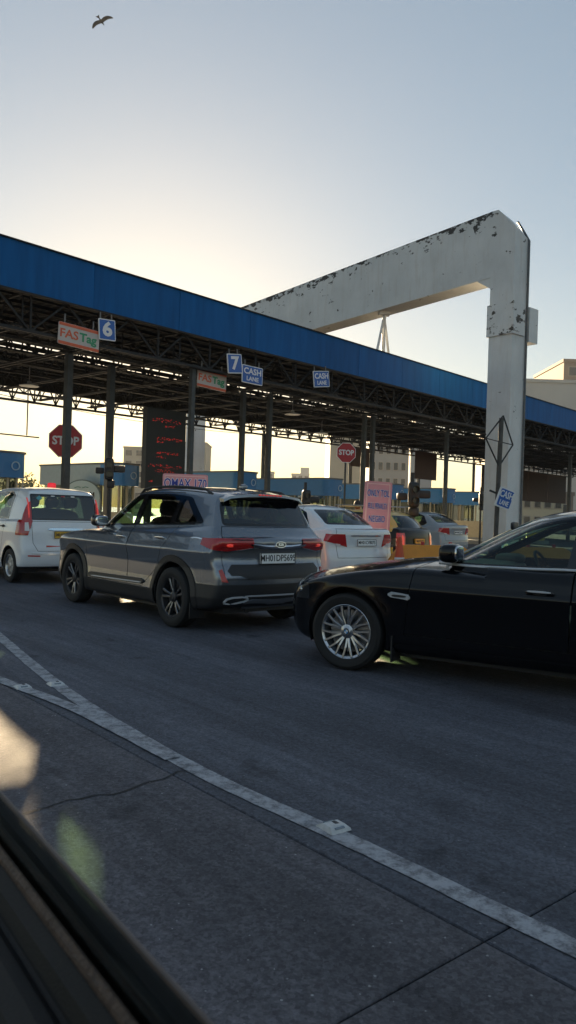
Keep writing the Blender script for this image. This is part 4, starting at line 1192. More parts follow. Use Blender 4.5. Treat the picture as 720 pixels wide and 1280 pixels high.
# jagged crack across the near slab
cr = MB(); pts = [(-1.12, 3.37), (-1.04, 3.45), (-.97, 3.55), (-.92, 3.56), (-.86, 3.62), (-.78, 3.63), (-.72, 3.70), (-.66, 3.80), (-.58, 3.86), (-.53, 3.97), (-.44, 4.02)]
for a, b in zip(pts[:-1], pts[1:]):
    wv = .004 + .006 * random.random(); d = Vector((b[0] - a[0], b[1] - a[1], 0)).normalized(); n_ = Vector((-d.y, d.x, 0)) * wv
    A = Vector((a[0], a[1], .003)); B = Vector((b[0], b[1], .003)); cr.add([A - n_ * .7, B - n_ * .7, B + n_, A + n_], [(0, 1, 2, 3)])
cr.build('crack', M_BASE, gnd)

def paint_line_mat():
    m = bpy.data.materials.new('worn_road_paint'); m.use_nodes = True
    nt = m.node_tree; L = nt.links; b = nt.nodes['Principled BSDF']; b.inputs['Roughness'].default_value = .7
    tc = nt.nodes.new('ShaderNodeTexCoord')
    n = nt.nodes.new('ShaderNodeTexNoise'); n.inputs['Scale'].default_value = 11; n.inputs['Detail'].default_value = 14; n.inputs['Roughness'].default_value = .8
    L.new(tc.outputs['Object'], n.inputs['Vector'])
    r = nt.nodes.new('ShaderNodeMapRange'); r.inputs['From Min'].default_value = .40; r.inputs['From Max'].default_value = .56
    L.new(n.outputs['Fac'], r.inputs['Value'])
    mx = nt.nodes.new('ShaderNodeMix'); mx.data_type = 'RGBA'; mx.inputs['A'].default_value = (.13, .13, .14, 1); mx.inputs['B'].default_value = (.44, .44, .46, 1)
    L.new(r.outputs[0], mx.inputs['Factor']); L.new(mx.outputs['Result'], b.inputs['Base Color'])
    n2 = nt.nodes.new('ShaderNodeTexNoise'); n2.inputs['Scale'].default_value = 120; L.new(tc.outputs['Object'], n2.inputs['Vector'])
    bp = nt.nodes.new('ShaderNodeBump'); bp.inputs['Strength'].default_value = .4; bp.inputs['Distance'].default_value = .005
    L.new(n2.outputs['Fac'], bp.inputs['Height']); L.new(bp.outputs[0], b.inputs['Normal'])
    return m
M_LINEP = paint_line_mat()
def road_line(pts, w, z, name='road_line'):
    pts = chaikin_open(pts, 2).tolist(); dense = []
    for a, b in zip(pts[:-1], pts[1:]):
        k = max(1, int(math.dist(a, b) / .07))
        dense += [(a[0] + (b[0] - a[0]) * i / k, a[1] + (b[1] - a[1]) * i / k) for i in range(k)]
    dense.append(pts[-1]); vs = []
    for i, p in enumerate(dense):
        a = dense[max(0, i - 1)]; b = dense[min(len(dense) - 1, i + 1)]
        d = Vector((b[0] - a[0], b[1] - a[1], 0)).normalized(); n_ = Vector((-d.y, d.x, 0))
        for sg in (-1, 1):
            q = Vector((p[0], p[1], z)) + n_ * sg * (w / 2 + random.uniform(-.0025, .0025)); vs.append(q)
    o = MB().add(vs, [(2 * i, 2 * i + 1, 2 * i + 3, 2 * i + 2) for i in range(len(dense) - 1)]).build(name, M_LINEP)
    return tag(o, kind='structure')
road_line([(-9, 18.6), (-5.2, 11.9), (-2.87, 7.78), (-1.71, 5.81), (-1.14, 4.95), (-.51, 4.10), (-.19, 3.72), (.24, 3.27), (.63, 2.82), (.98, 2.42), (2.2, 1.0), (3.8, -.9)], .105, .004)
road_line([(-6.2, 10.0), (-3.4, 7.2), (-2.16, 5.89), (-1.92, 5.66), (-1.41, 5.18), (-.97, 4.65), (-.58, 4.17)], .10, .008)

M_STUD = mat('stud_white', (.55, .56, .56), .35, var=.2, vscale=40)
def road_stud(x, y, a, label):
    o = empty('road_stud', (x, y, 0), a)
    b = MB(); n = 5
    prof = [(-.058, 0.004), (-.05, .012), (-.025, .024), (.025, .024), (.05, .012), (.058, .004)]
    for i in range(len(prof) - 1):
        (x0, z0), (x1, z1) = prof[i], prof[i + 1]
        w0 = .052 - (.012 if z0 > .02 else 0); w1 = .052 - (.012 if z1 > .02 else 0)
        b.add([(x0, -w0, z0), (x1, -w1, z1), (x1, w1, z1), (x0, w0, z0)], [(0, 1, 2, 3)])
        b.add([(x0, -w0, z0), (x1, -w1, z1), (x1, -.056, .002), (x0, -.056, .002)], [(0, 3, 2, 1)])
        b.add([(x0, w0, z0), (x1, w1, z1), (x1, .056, .002), (x0, .056, .002)], [(0, 1, 2, 3)])
    b.build('casing', M_STUD, o)
    for sx in (-1, 1):
        MB().box((sx * .041, 0, .0185), (.010, .05, .004), Matrix.Rotation(sx * .45, 3, 'Y')).build('reflector', mat('stud_lens', (.20, .24, .28), .15, coat=1), o)
    MB().box((.006, -.012, .0242), (.030, .020, .002)).build('worn_spot', mat('stud_dirt', (.06, .06, .06), .7), o)
    return tag(o, label, 'road stud', 'road studs on the painted line')
road_stud(.24, 3.32, R(125), 'chipped white road stud on the painted line, nearest of the three')
road_stud(-1.71, 5.81, R(125), 'white road stud on the upper branch of the forked line')
road_stud(-1.92, 5.68, R(130), 'white road stud on the lower branch of the forked line')

# ------------------------------------------------------------------ toll plaza frame of reference: s along the canopy, t away from the camera
A0 = Vector((-6.979, 18.209, 0)); PA = Vector((.667, .745, 0)).normalized(); PN_ = Vector((-.745, .667, 0)).normalized()
PANG = atan2(PA.y, PA.x)
def PL(s, t, z=0.0): return A0 + PA * s + PN_ * t + Vector((0, 0, z))

def fascia_mat():
    m = mat('fascia_blue', (.003, .095, .34), .6, spec=.2)
    nt = m.node_tree; L = nt.links; b = nt.nodes['Principled BSDF']
    tc = nt.nodes.new('ShaderNodeTexCoord'); oi = nt.nodes.new('ShaderNodeObjectInfo')
    mp = nt.nodes.new('ShaderNodeMapping'); mp.inputs['Scale'].default_value = (5, 5, .5)
    ad = nt.nodes.new('ShaderNodeVectorMath'); ad.operation = 'ADD'
    L.new(tc.outputs['Object'], ad.inputs[0]); L.new(oi.outputs['Location'], ad.inputs[1]); L.new(ad.outputs[0], mp.inputs['Vector'])
    n = nt.nodes.new('ShaderNodeTexNoise'); n.inputs['Scale'].default_value = 1.0; n.inputs['Detail'].default_value = 7; L.new(mp.outputs[0], n.inputs['Vector'])
    r = nt.nodes.new('ShaderNodeMapRange'); r.inputs['From Min'].default_value = .3; r.inputs['From Max'].default_value = .7; r.inputs['To Min'].default_value = .78; r.inputs['To Max'].default_value = 1.1; L.new(n.outputs['Fac'], r.inputs['Value'])
    r2 = nt.nodes.new('ShaderNodeMapRange'); r2.inputs['To Min'].default_value = .93; r2.inputs['To Max'].default_value = 1.07; L.new(oi.outputs['Random'], r2.inputs['Value'])
    mu = nt.nodes.new('ShaderNodeMath'); mu.operation = 'MULTIPLY'; L.new(r.outputs[0], mu.inputs[0]); L.new(r2.outputs[0], mu.inputs[1])
    sc = nt.nodes.new('ShaderNodeVectorMath'); sc.operation = 'SCALE'; sc.inputs[0].default_value = (.006, .105, .32); L.new(mu.outputs[0], sc.inputs['Scale'])
    L.new(sc.outputs[0], b.inputs['Base Color'])
    return m
M_BLUE = fascia_mat()
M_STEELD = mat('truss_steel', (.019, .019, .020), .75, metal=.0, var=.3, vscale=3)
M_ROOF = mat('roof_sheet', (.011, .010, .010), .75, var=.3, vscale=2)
M_POST = mat('post_paint', (.05, .056, .058), .55, var=.35, vscale=5)

can = empty('toll_canopy', PL(0, 0, 0), PANG)     # children in (s,t,z): x along, y away
S0, S1, TD = -9.0, 66.0, 13.4
fas = MB().box(((S0 + S1) / 2, .02, 7.075), (S1 - S0, .03, 1.13)).build('fascia', M_STEELD, can)
nfp = 26; wfp = (S1 - S0) / nfp
FPM = bevel_mesh = MB().box((0, 0, 0), (wfp - .012, .05, 1.15)).mesh('fascia_panel', M_BLUE)
for k in range(nfp):
    q = bpy.data.objects.new('fascia_panel', FPM); q.location = (S0 + (k + .5) * wfp, -.05 + random.uniform(-.006, .006), 7.075)
    q.rotation_euler = (R(random.uniform(-.5, .5)), 0, R(random.uniform(-.12, .12))); link(q, fas)
MB().box(((S0 + S1) / 2, -.06, 7.665), (S1 - S0, .13, .03)).build('fascia_capping', M_STEELD, fas)
MB().box(((S0 + S1) / 2, -.05, 6.475), (S1 - S0, .10, .04)).build('fascia_edge', M_STEELD, fas)
def roof_sheet(t0, t1, z0, z1):
    mb = MB(); pitch = .24; n = int((S1 - S0) / pitch)
    vs = []; fs = []
    for i in range(n * 4 + 1):
        x = S0 + i * pitch / 4; dz = (0, .04, .04, 0)[i % 4]
        vs += [(x, t0, z0 + dz), (x, t1, z1 + dz)]
    for i in range(n * 4): fs.append((2 * i, 2 * i + 2, 2 * i + 3, 2 * i + 1))
    return mb.add(vs, fs).build('roof_sheet', M_ROOF, can)
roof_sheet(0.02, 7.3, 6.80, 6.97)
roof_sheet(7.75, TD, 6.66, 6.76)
def truss(p0, p1, zt, zb, pan, w=.07, up=(0, 0, 1), fan=True):
    p0 = Vector(p0); p1 = Vector(p1); L = (p1 - p0).length; n = max(1, round(L / pan)); d = (p1 - p0) / n
    mb = MB(); T = Vector((0, 0, zt)); B = Vector((0, 0, zb))
    mb.bar(p0 + T, p1 + T, w); mb.bar(p0 + B, p1 + B, w)
    side_ = Vector((-d.y, d.x, 0)).normalized() * .18
    mb.bar(p0 + B + side_, p1 + B + side_, w * .8)
    for i in range(n + 1):
        q = p0 + d * i
        mb.bar(q + B, q + T, w * .6); mb.bar(q + B, q + B + side_, w * .6)
        if i < n:
            mb.bar(q + B, q + d * .5 + T, w * .6); mb.bar(q + d + B, q + d * .5 + T, w * .6)
    return mb.build('truss', M_STEELD, can)
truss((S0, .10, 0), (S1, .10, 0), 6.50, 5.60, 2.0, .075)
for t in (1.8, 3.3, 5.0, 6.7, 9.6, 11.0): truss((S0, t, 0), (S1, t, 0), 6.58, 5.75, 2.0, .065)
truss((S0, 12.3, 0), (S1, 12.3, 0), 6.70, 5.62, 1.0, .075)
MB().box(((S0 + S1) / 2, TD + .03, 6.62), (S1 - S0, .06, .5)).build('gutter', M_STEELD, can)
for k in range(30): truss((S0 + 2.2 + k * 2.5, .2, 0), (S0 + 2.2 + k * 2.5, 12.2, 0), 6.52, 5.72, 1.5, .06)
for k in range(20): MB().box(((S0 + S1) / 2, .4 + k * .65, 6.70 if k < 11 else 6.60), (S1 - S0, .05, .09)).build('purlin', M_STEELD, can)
for s_, t_, w_ in ((3.16, 2.0, .19), (4.95, 2.5, .19), (6.34, .33, .15), (10.44, 2.3, .17), (11.62, 2.1, .17), (17.9, 2.4, .17), (18.53, 2.4, .17), (24.9, 2.45, .17), (32.8, 2.5, .17), (40.8, 2.55, .2), (48.5, 2.5, .2),
                   (-3.0, 2.2, .19), (6.0, 12.3, .17), (14.0, 12.3, .17), (22.0, 12.3, .17), (30, 12.3, .17), (38, 12.3, .17), (46, 12.3, .17), (54, 12.3, .17)):
    m_ = MB().box((s_, t_, 2.85), (w_, w_, 5.66)); m_.box((s_, t_, .02), (w_ + .2, w_ + .2, .03)); m_.box((s_, t_, 5.66), (w_ + .14, w_ + .14, .04))
    bevel(m_.build('column', M_POST, can), .012, 1)
for s0_, s1_, t0_, t1_, sag in ((-4, 9, 3.2, 4.2, .5), (5, 19, 2.6, 3.4, .45), (14, 30, 2.8, 2.4, .6), (0, 24, 8.5, 9.5, .7), (20, 44, 6, 5, .8)):
    MB().tube([(s0_ + (s1_ - s0_) * q / 14, t0_ + (t1_ - t0_) * q / 14, 5.66 - sag * 4 * (q / 14) * (1 - q / 14)) for q in range(15)], .012, 5).build('cable', M_BLACK, can)
tag(can, 'long toll plaza canopy with blue fascia over dark steel trusses', 'canopy')

# ------------------------------------------------------------------ white portal frame over the canopy
def flaked_white():
    m = bpy.data.materials.new('flaking_white_paint'); m.use_nodes = True
    nt = m.node_tree; L = nt.links; b = nt.nodes['Principled BSDF']; b.inputs['Roughness'].default_value = .55
    tc = nt.nodes.new('ShaderNodeTexCoord')
    def noise(sc, det, vec=None):
        n = nt.nodes.new('ShaderNodeTexNoise'); n.inputs['Scale'].default_value = sc; n.inputs['Detail'].default_value = det; n.inputs['Roughness'].default_value = .65
        L.new(vec or tc.outputs['Object'], n.inputs['Vector']); return n.outputs['Fac']
    def mth(op, a, c):
        q = nt.nodes.new('ShaderNodeMath'); q.operation = op; q.use_clamp = op in ('MULTIPLY',)
        for i, v in enumerate((a, c)):
            if isinstance(v, (int, float)): q.inputs[i].default_value = v
            else: L.new(v, q.inputs[i])
        return q.outputs[0]
    def rng(v, a, c):
        r = nt.nodes.new('ShaderNodeMapRange'); r.inputs['From Min'].default_value = a; r.inputs['From Max'].default_value = c; L.new(v, r.inputs['Value']); return r.outputs[0]
    at = nt.nodes.new('ShaderNodeAttribute'); at.attribute_name = 'edge_wear'
    mpf = nt.nodes.new('ShaderNodeMapping'); mpf.inputs['Scale'].default_value = (.8, .8, 1.5); L.new(tc.outputs['Object'], mpf.inputs['Vector'])
    flake = rng(mth('ADD', noise(2.4, 10, mpf.outputs[0]), mth('MULTIPLY', at.outputs['Fac'], .19)), .655, .675)
    mp = nt.nodes.new('ShaderNodeMapping'); mp.inputs['Scale'].default_value = (2.5, 2.5, .25); L.new(tc.outputs['Object'], mp.inputs['Vector'])
    streak = rng(noise(2.2, 6, mp.outputs[0]), .52, .78)
    stain = rng(noise(.5, 5), .35, .75)
    mx = nt.nodes.new('ShaderNodeMix'); mx.data_type = 'RGBA'; mx.inputs['A'].default_value = (.70, .71, .71, 1); mx.inputs['B'].default_value = (.54, .55, .55, 1); L.new(stain, mx.inputs['Factor'])
    m2 = nt.nodes.new('ShaderNodeMix'); m2.data_type = 'RGBA'; L.new(mx.outputs['Result'], m2.inputs['A']); m2.inputs['B'].default_value = (.42, .33, .24, 1); L.new(mth('MULTIPLY', streak, .35), m2.inputs['Factor'])
    m3 = nt.nodes.new('ShaderNodeMix'); m3.data_type = 'RGBA'; L.new(m2.outputs['Result'], m3.inputs['A']); m3.inputs['B'].default_value = (.035, .03, .027, 1); L.new(flake, m3.inputs['Factor'])
    L.new(m3.outputs['Result'], b.inputs['Base Color'])
    return m
M_PORT = flaked_white()
GN = Vector((8.51, 30.0, 0)); GU = Vector((-sin(R(40)), cos(R(40)), 0)); GV = Vector((cos(R(40)), sin(R(40)), 0))
def GP(k, v, z): return GU * k + GV * v + Vector((0, 0, z))
port = empty('portal_frame', GN)
def wear_solid(name, prof_near, prof_far, vw, mtl=M_PORT, n=14):
    """solid between two profiles (k,z) at v=0 and v=vw, subdivided so edges can carry wear"""
    mb = MB(); N = len(prof_near)
    vs = [GP(k, 0, z) for k, z in prof_near] + [GP(k, vw, z) for k, z in prof_far]
    fs = [tuple(range(N)), tuple(range(2 * N - 1, N - 1, -1))] + [(i, N + i, N + (i + 1) % N, (i + 1) % N) for i in range(N)]
    o = mb.add(vs, fs).build(name, mtl, port)
    return o
KEND = 23.0
W_ = 1.0
# beam (with haunches) and the two columns, butted end to end
def prism_k(name, prof, v0, v1, top_attr=None):
    mb = MB(); N = len(prof)
    mb.add([GP(k, v0, z) for k, z in prof] + [GP(k, v1, z) for k, z in prof], [tuple(range(N)), tuple(range(2 * N - 1, N - 1, -1))] + [(i, N + i, N + (i + 1) % N, (i + 1) % N) for i in range(N)])
    return mb.build(name, M_PORT, port)
def beam_top(k): return 13.66 - .044 * (k - .9)
def beam_bot(k): return 11.0 - .033 * (k - 1.08)
def grid_wear(o, f):
    me = o.data; at = me.attributes.new('edge_wear', 'FLOAT', 'POINT')
    at.data.foreach_set('value', [f(v.co) for v in me.vertices])
# the near face of the beam is a fine grid so that wear can follow its upper edge
bm_ = MB(); NK, NZ = 60, 10
for face_v in (0.0, W_):
    vs = []
    for i in range(NK + 1):
        k = 1.08 + (KEND - 1.08) * i / NK
        for j in range(NZ + 1): vs.append(GP(k, face_v, beam_bot(k) + (beam_top(k) - beam_bot(k)) * j / NZ))
    bm_.add(vs, [(i * (NZ + 1) + j, (i + 1) * (NZ + 1) + j, (i + 1) * (NZ + 1) + j + 1, i * (NZ + 1) + j + 1) for i in range(NK) for j in range(NZ)])
for zf in (beam_bot, beam_top):
    vs = []
    for i in range(NK + 1):
        k = 1.08 + (KEND - 1.08) * i / NK
        vs += [GP(k, 0, zf(k)), GP(k, W_, zf(k))]
    bm_.add(vs, [(2 * i, 2 * i + 2, 2 * i + 3, 2 * i + 1) for i in range(NK)])
beam = bm_.build('beam', M_PORT, port)
def wear_beam(co):
    k = co.dot(GU); h = (co.z - beam_bot(k)) / (beam_top(k) - beam_bot(k))
    return max(0, (h - .60) / .40) ** 1.0 * 1.0 - .15
grid_wear(beam, wear_beam)
def column(k0, k1, zt, name='column'):
    mb = MB(); nz = 40; ring = []
    tap = lambda z: .0
    for j in range(nz + 1):
        z = 11.0 * j / nz
        ring.append([GP(k0, 0, z), GP(k1, 0, z), GP(k1, W_, z), GP(k0, W_, z)])
    vs = [v for r_ in ring for v in r_]; fs = [(j * 4 + q, j * 4 + (q + 1) % 4, j * 4 + 4 + (q + 1) % 4, j * 4 + 4 + q) for j in range(nz) for q in range(4)]
    mb.add(vs, fs)
    o = mb.build(name, M_PORT, port)
    grid_wear(o, lambda co: -.05)
    return o
column(0.0, 1.08, 11.0); column(KEND - .3, KEND + .35, 11.0)
# chamfered head of the near column
hd = MB()
hv = [GP(0, 0, 11.0), GP(1.08, 0, 11.0), GP(1.08, W_, 11.0), GP(0, W_, 11.0), GP(0, 0, 12.80), GP(1.08, 0, beam_top(1.08)), GP(1.08, W_, beam_top(1.08)), GP(0, W_, 12.45), GP(.80, 0, 13.64), GP(.80, W_, 13.45)]
hd.add(hv, [(0, 1, 5, 8, 4), (3, 7, 9, 6, 2), (0, 4, 7, 3), (4, 8, 9, 7), (8, 5, 6, 9)])
head = hd.build('column_head', M_PORT, port); grid_wear(head, lambda co: .25 if co.z > 12 else 0)
# haunch under the beam
hn = MB(); hn.add([GP(1.08, .02, 11.0), GP(1.08, .02, 10.55), GP(1.75, .02, 10.98), GP(1.08, W_ - .02, 11.0), GP(1.08, W_ - .02, 10.55), GP(1.75, W_ - .02, 10.98)], [(0, 1, 2), (5, 4, 3), (1, 4, 5, 2), (0, 3, 4, 1)])
hn.build('haunch', M_PORT, port)
# collar and side bracket, dark corner pipe
cl = MB(); e_ = .07
cl.prism([(-e_, -e_), (1.08 + e_, -e_), (1.08 + e_, W_ * .75), (-e_, W_ * .75)], 8.60, 9.86, lambda k, v, z: GP(k, v, z))
co_ = cl.build('collar', M_PORT, port); grid_wear(co_, lambda co: .55)
br = MB(); br.prism([(-.1, W_ + .01), (.7, W_ + .01), (.7, W_ + .62), (-.1, W_ + .62)], 8.42, 9.80, lambda k, v, z: GP(k, v, z)); br.build('side_bracket', M_PORT, port)
pp = MB(); pp.tube([GP(-.06, W_ - .1, z) for z in np.linspace(.0, 12.4, 14)] + [GP(.3, W_ - .02, 12.95), GP(.55, W_ - .02, 13.35)], .045, 8); pp.build('drain_pipe', mat('pipe_dark', (.11, .115, .12), .5, var=.4, vscale=4), port, smooth=True)
sb = MB()
for k, v, r_ in ((.3, -.012, .03), (.3, -.012, .03)): pass
# tripod hanger between beam and roof
kt = 7.3
tp = MB(); tc_ = GP(kt, W_ / 2, beam_bot(kt))
tp.box(tc_ - Vector((0, 0, .06)), (.5, .5, .12)); tp.tube([tc_, tc_ - Vector((0, 0, 3.9))], .09, 10)
for a in (-1, 1): tp.tube([tc_ - Vector((0, 0, .15)), tc_ + GU * a * .25 + PA * a * 1.35 - Vector((0, 0, 3.9))], .06, 8)
tp.build('hanger', mat('hanger_paint', (.55, .56, .57), .5), port, smooth=True)
tag(port, 'tall white portal frame with flaking paint spanning over the blue canopy', 'gantry')

# ------------------------------------------------------------------ toll booths on islands
M_CREAM = mat('booth_cream', (.50, .42, .28), .5, var=.1)
M_BAND = mat('booth_band_blue', (.03, .19, .46), .4, var=.08)
M_PALEB = mat('booth_pale', (.34, .42, .46), .5, var=.08)
M_ISL = mat('island_concrete', (.30, .29, .27), .8, var=.15)
M_YEL = mat('kerb_yellow', (.55, .40, .03), .6, var=.15)
M_BGLASS = glass_mat('booth_glass', (.35, .4, .42))
def capsule(x0, x1, y0, y1, r, n=6):
    pts = []
    for cx, cy, a in ((x1 - r, y0 + r, -pi / 2), (x1 - r, y1 - r, 0), (x0 + r, y1 - r, pi / 2), (x0 + r, y0 + r, pi)):
        for k in range(n + 1): pts.append((cx + r * cos(a + k * pi / 2 / n), cy + r * sin(a + k * pi / 2 / n)))
    return pts
ORD = ['nearest the left edge', 'behind the arched pale sign', 'behind the grey SUV', 'behind the white saloon', 'fifth from the left', 'sixth from the left', 'seventh from the left']
MULL = MB().box((0, 0, 0), (.07, .07, .95)).mesh('mullion', M_CREAM)
def toll_booth(s_, t_, k, pale):
    il = empty('traffic_island', PL(s_, t_ - 3.2), PANG)
    m_ = MB().prism(capsule(-.75, .75, 0, 12, .7), 0.0, .22, lambda x, y, z: (x, y, z)); bevel(m_.build('kerb', M_ISL, il), .02)
    MB().prism(capsule(-.56, .56, .25, 1.2, .5), .22, .62, lambda x, y, z: (x, y, z)).build('nose', M_YEL, il)
    tag(il, 'raised concrete island under the toll booth ' + ORD[k], 'island', 'islands between the toll lanes')
    b = empty('toll_booth', PL(s_, t_, .22), PANG)
    zt = 2.68
    out = capsule(-.62, .62, 0, 5.2, .42); inn = capsule(-.5, .5, .14, 5.06, .34)
    MB().prism(inn, 0, .95, lambda x, y, z: (x, y, z)).build('lower_wall', M_CREAM, b)
    # glazed middle storey with mullions
    g = MB().prism(capsule(-.47, .47, .17, 5.03, .33), .95, 1.9, lambda x, y, z: (x, y, z)); g.build('window', M_BGLASS, b)
    for x, y in [(-.5, 1.0), (-.5, 2.0), (-.5, 3.2), (-.5, 4.4), (.5, 1.0), (.5, 2.0), (.5, 3.2), (.5, 4.4), (-.3, .16), (.3, .16), (0, .14)]:
        q = bpy.data.objects.new('mullion', MULL); q.location = (x * .99, y + .01, 1.425); link(q, b)
    pn = MB(); pn.box((.0, 3.2, 1.42), (.90, 1.9, .9)); pn.build('inner_panel', M_CREAM, b)
    band = MB().prism(out, 1.9, zt - .06, lambda x, y, z: (x, y, z)).build('band', M_PALEB if pale else M_BAND, b)
    MB().prism(capsule(-.66, .66, -.04, 5.24, .44), zt - .06, zt, lambda x, y, z: (x, y, z)).build('roof_edge', mat('booth_roof', (.12, .13, .14), .5), b)
    if pale: MB().prism([(x * 1.004, y - .012) for x, y in capsule(-.62, .62, 0, 1.3, .42) if y < .95] , 1.88, zt - .065, lambda x, y, z: (x, y, z)).build('band_front', M_BAND, b)
    # ring emblem on the front of the band
    rg_ = MB().tube([(.12 * cos(a) + .15, -.035, 2.25 + .12 * sin(a)) for a in [2 * pi * q / 16 for q in range(17)]], .018, 6); rg_.build('emblem', mat('emblem_pale', (.45, .6, .75), .4), b)
    d = MB().box((.505, 4.4, .98), (.03, .75, 1.8)).build('door', M_PALEB, b)
    MB().box((.53, 4.12, .98), (.03, .03, .14)).build('handle', M_BLACK, d)
    tag(b, ('pale grey toll booth ' if pale else 'blue banded cream toll booth ') + ORD[k], 'toll booth', 'toll booths under the canopy')
    return b
for k in range(7):
    toll_booth(2.5 + 5.02 * k, (3.9, 4.9, 3.9, 3.5, 3.6, 3.6, 3.6)[k], k, k == 1)

# ------------------------------------------------------------------ signs
M_SIGNB = mat('sign_blue', (.02, .11, .42), .4, var=.06)
M_SIGNW = mat('sign_white', (.72, .73, .74), .45)
M_SIGNR = mat('sign_red', (.42, .022, .03), .45, var=.10)
M_GAL = mat('galvanised', (.20, .20, .20), .5, metal=.5, var=.25)
M_ORNG = mat('sign_orange', (.62, .12, .05), .5, var=.08)
M_GRN = mat('sign_green', (.04, .28, .14), .5)
M_PINK = mat('board_red', (.56, .26, .31), .5, var=.08)
M_TXTB = mat('board_blue', (.015, .03, .30), .5)

def board(name, pos, ang, w, h, tilt, face, rim=.03, thick=.03, border=None, rad=.03):
    """flat sign in its own frame: x right, z up, facing -y; tilt rolls it about y"""
    o = empty(name, pos, ang); o.rotation_euler = (0, tilt, ang)
    mb = MB().prism(round_poly([(-w / 2, -h / 2), (w / 2, -h / 2), (w / 2, h / 2), (-w / 2, h / 2)], rad), 0, thick, lambda u, v, t: (u, t, v))
    p = mb.build('panel', border or face, o)
    if border:
        MB().prism(round_poly([(-w / 2 + rim, -h / 2 + rim), (w / 2 - rim, -h / 2 + rim), (w / 2 - rim, h / 2 - rim), (-w / 2 + rim, h / 2 - rim)], rad * .7), -.004, .001, lambda u, v, t: (u, t, v)).build('face', face, o)
    return o
def letters(o, txt, size, x, z, m, **kw):
    return text_on(o, txt, size, (x, -.006, z), (1, 0, 0), (0, 0, 1), m, **kw)
def hangers(o, w, h, up):
    for sx in (-1, 1): MB().bar((sx * w * .35, .045, h * .2), (sx * w * .35, .045, h * .2 + up), .03).build('bracket', M_GAL, o)

def fastag(pos, label):
    o = board('lane_sign', pos, PANG, 1.2, .56, R(2), mat('sign_pale', (.50, .47, .45), .5, var=.06), rim=.0, border=None)
    for z in (.235, -.235): MB().box((0, -.004, z), (1.19, .006, .075)).build('stripe', M_ORNG, o)
    letters(o, 'FAS', .30, -.30, 0, M_ORNG, bold=.006, name='lettering', xscale=1.15)
    letters(o, 'Tag', .30, .26, 0, M_GRN, bold=.010, name='lettering', xscale=1.15)
    hangers(o, 1.2, .56, .4)
    return tag(o, label, 'sign', 'lane signs hung from the canopy')
fastag(PL(2.15, -.06, 5.68), 'pale sign with orange stripes hung beside the blue 6')
fastag(PL(7.15, .35, 5.36), 'pale sign with orange stripes hung left of the blue 7')
o = board('lane_sign', PL(2.95, -.12, 6.02), PANG, .52, .55, R(-4), M_SIGNB, rim=.025, border=M_SIGNW)
letters(o, '6', .50, 0, .0, M_SIGNW, bold=.02, xscale=1.2); hangers(o, .5, .5, .35); tag(o, 'blue square sign with a white 6', 'sign', 'lane signs hung from the canopy')
o = board('lane_sign', PL(7.65, -.12, 5.90), PANG, .62, .60, R(-8), M_SIGNB, rim=.03, border=M_SIGNW)
letters(o, '7', .54, 0, .0, M_SIGNW, bold=.02, xscale=1.2); hangers(o, .5, .5, .35); tag(o, 'blue square sign with a white 7, tilted', 'sign', 'lane signs hung from the canopy')
def cash(pos, label, w=.92, h=.56, tilt=0, ang=None, grp='lane signs hung from the canopy'):
    o = board('lane_sign', pos, PANG if ang is None else ang, w, h, tilt, M_SIGNB, rim=.025, border=M_SIGNW)
    letters(o, 'CASH', h * .47, 0, h * .17, M_SIGNW, bold=.006 * h / .56, xscale=w / h * .72); letters(o, 'LANE', h * .34, 0, -h * .24, M_SIGNW, bold=.005 * h / .56, xscale=w / h * .72)
    return tag(o, label, 'sign', grp)
o = cash(PL(8.42, -.14, 5.66), 'blue CASH LANE sign right beside the blue 7', tilt=R(0)); hangers(o, .9, .5, .35)
o = cash(PL(11.85, -.14, 6.05), 'blue CASH LANE sign hung alone under the fascia, tilted', .86, .56, R(-9)); hangers(o, .9, .5, .35)

def stop_sign(pos, d, label, ang):
    g = empty('stop_sign', (pos[0], pos[1], 0), ang); z = pos[2]
    oc = [(d / 2 / cos(pi / 8) * cos(pi / 8 + k * pi / 4), d / 2 / cos(pi / 8) * sin(pi / 8 + k * pi / 4)) for k in range(8)]
    MB().prism(oc, 0, .02, lambda u, v, t: (u, t, z + v)).build('rim', M_SIGNW, g)
    MB().prism([(u * .95, v * .95) for u, v in oc], -.004, .0, lambda u, v, t: (u, t, z + v)).build('face', M_SIGNR, g)
    text_on(g, 'STOP', d * .36, (0, -.008, z), (1, 0, 0), (0, 0, 1), M_SIGNW, bold=.012 * d, xscale=.92)
    MB().tube([(0, .06, 0), (0, .06, z + d * .45)], .04, 8).build('pole', M_POST, g)
    return tag(g, label, 'stop sign', 'red stop signs')
stop_sign((-6.71, 23.0, 3.27), .97, 'red octagonal STOP sign behind the left canopy column', R(20))
stop_sign((2.2, 30.0, 3.74), .77, 'red octagonal STOP sign above the white saloon', R(14))

# pole with diamond wire frame and a tilted lane sign
g = empty('lane_sign_pole', (3.5, 13.0, 0), R(12))
MB().tube([(0, 0, 0), (.06, 0, 3.06)], .04, 10).build('pole', mat('pole_worn', (.06, .055, .05), .6, var=.5, vscale=9), g, smooth=True)
dm = MB(); P4 = [(.08, -.02, 3.1), (-.24, -.05, 2.70), (.03, -.02, 2.24), (.30, .03, 2.62)]
for i in range(4): dm.tube([P4[i], P4[(i + 1) % 4]], .013, 6)
dm.tube([P4[1], P4[3]], .008, 6); dm.build('diamond_frame', M_BLACK, g)
MB().bar((-.13, -.03, 1.83), (.12, -.03, 1.74), .03).build('bracket', M_BLACK, g)
tag(g, 'worn dark pole topped by an empty diamond frame, before the white column', 'pole')
o = cash((3.64, 12.92, 1.70), 'small tilted blue CASH LANE sign fixed to the dark pole', .30, .34, R(-14), R(28), 'lane signs')
o.rotation_euler = (R(6), R(17), R(18))

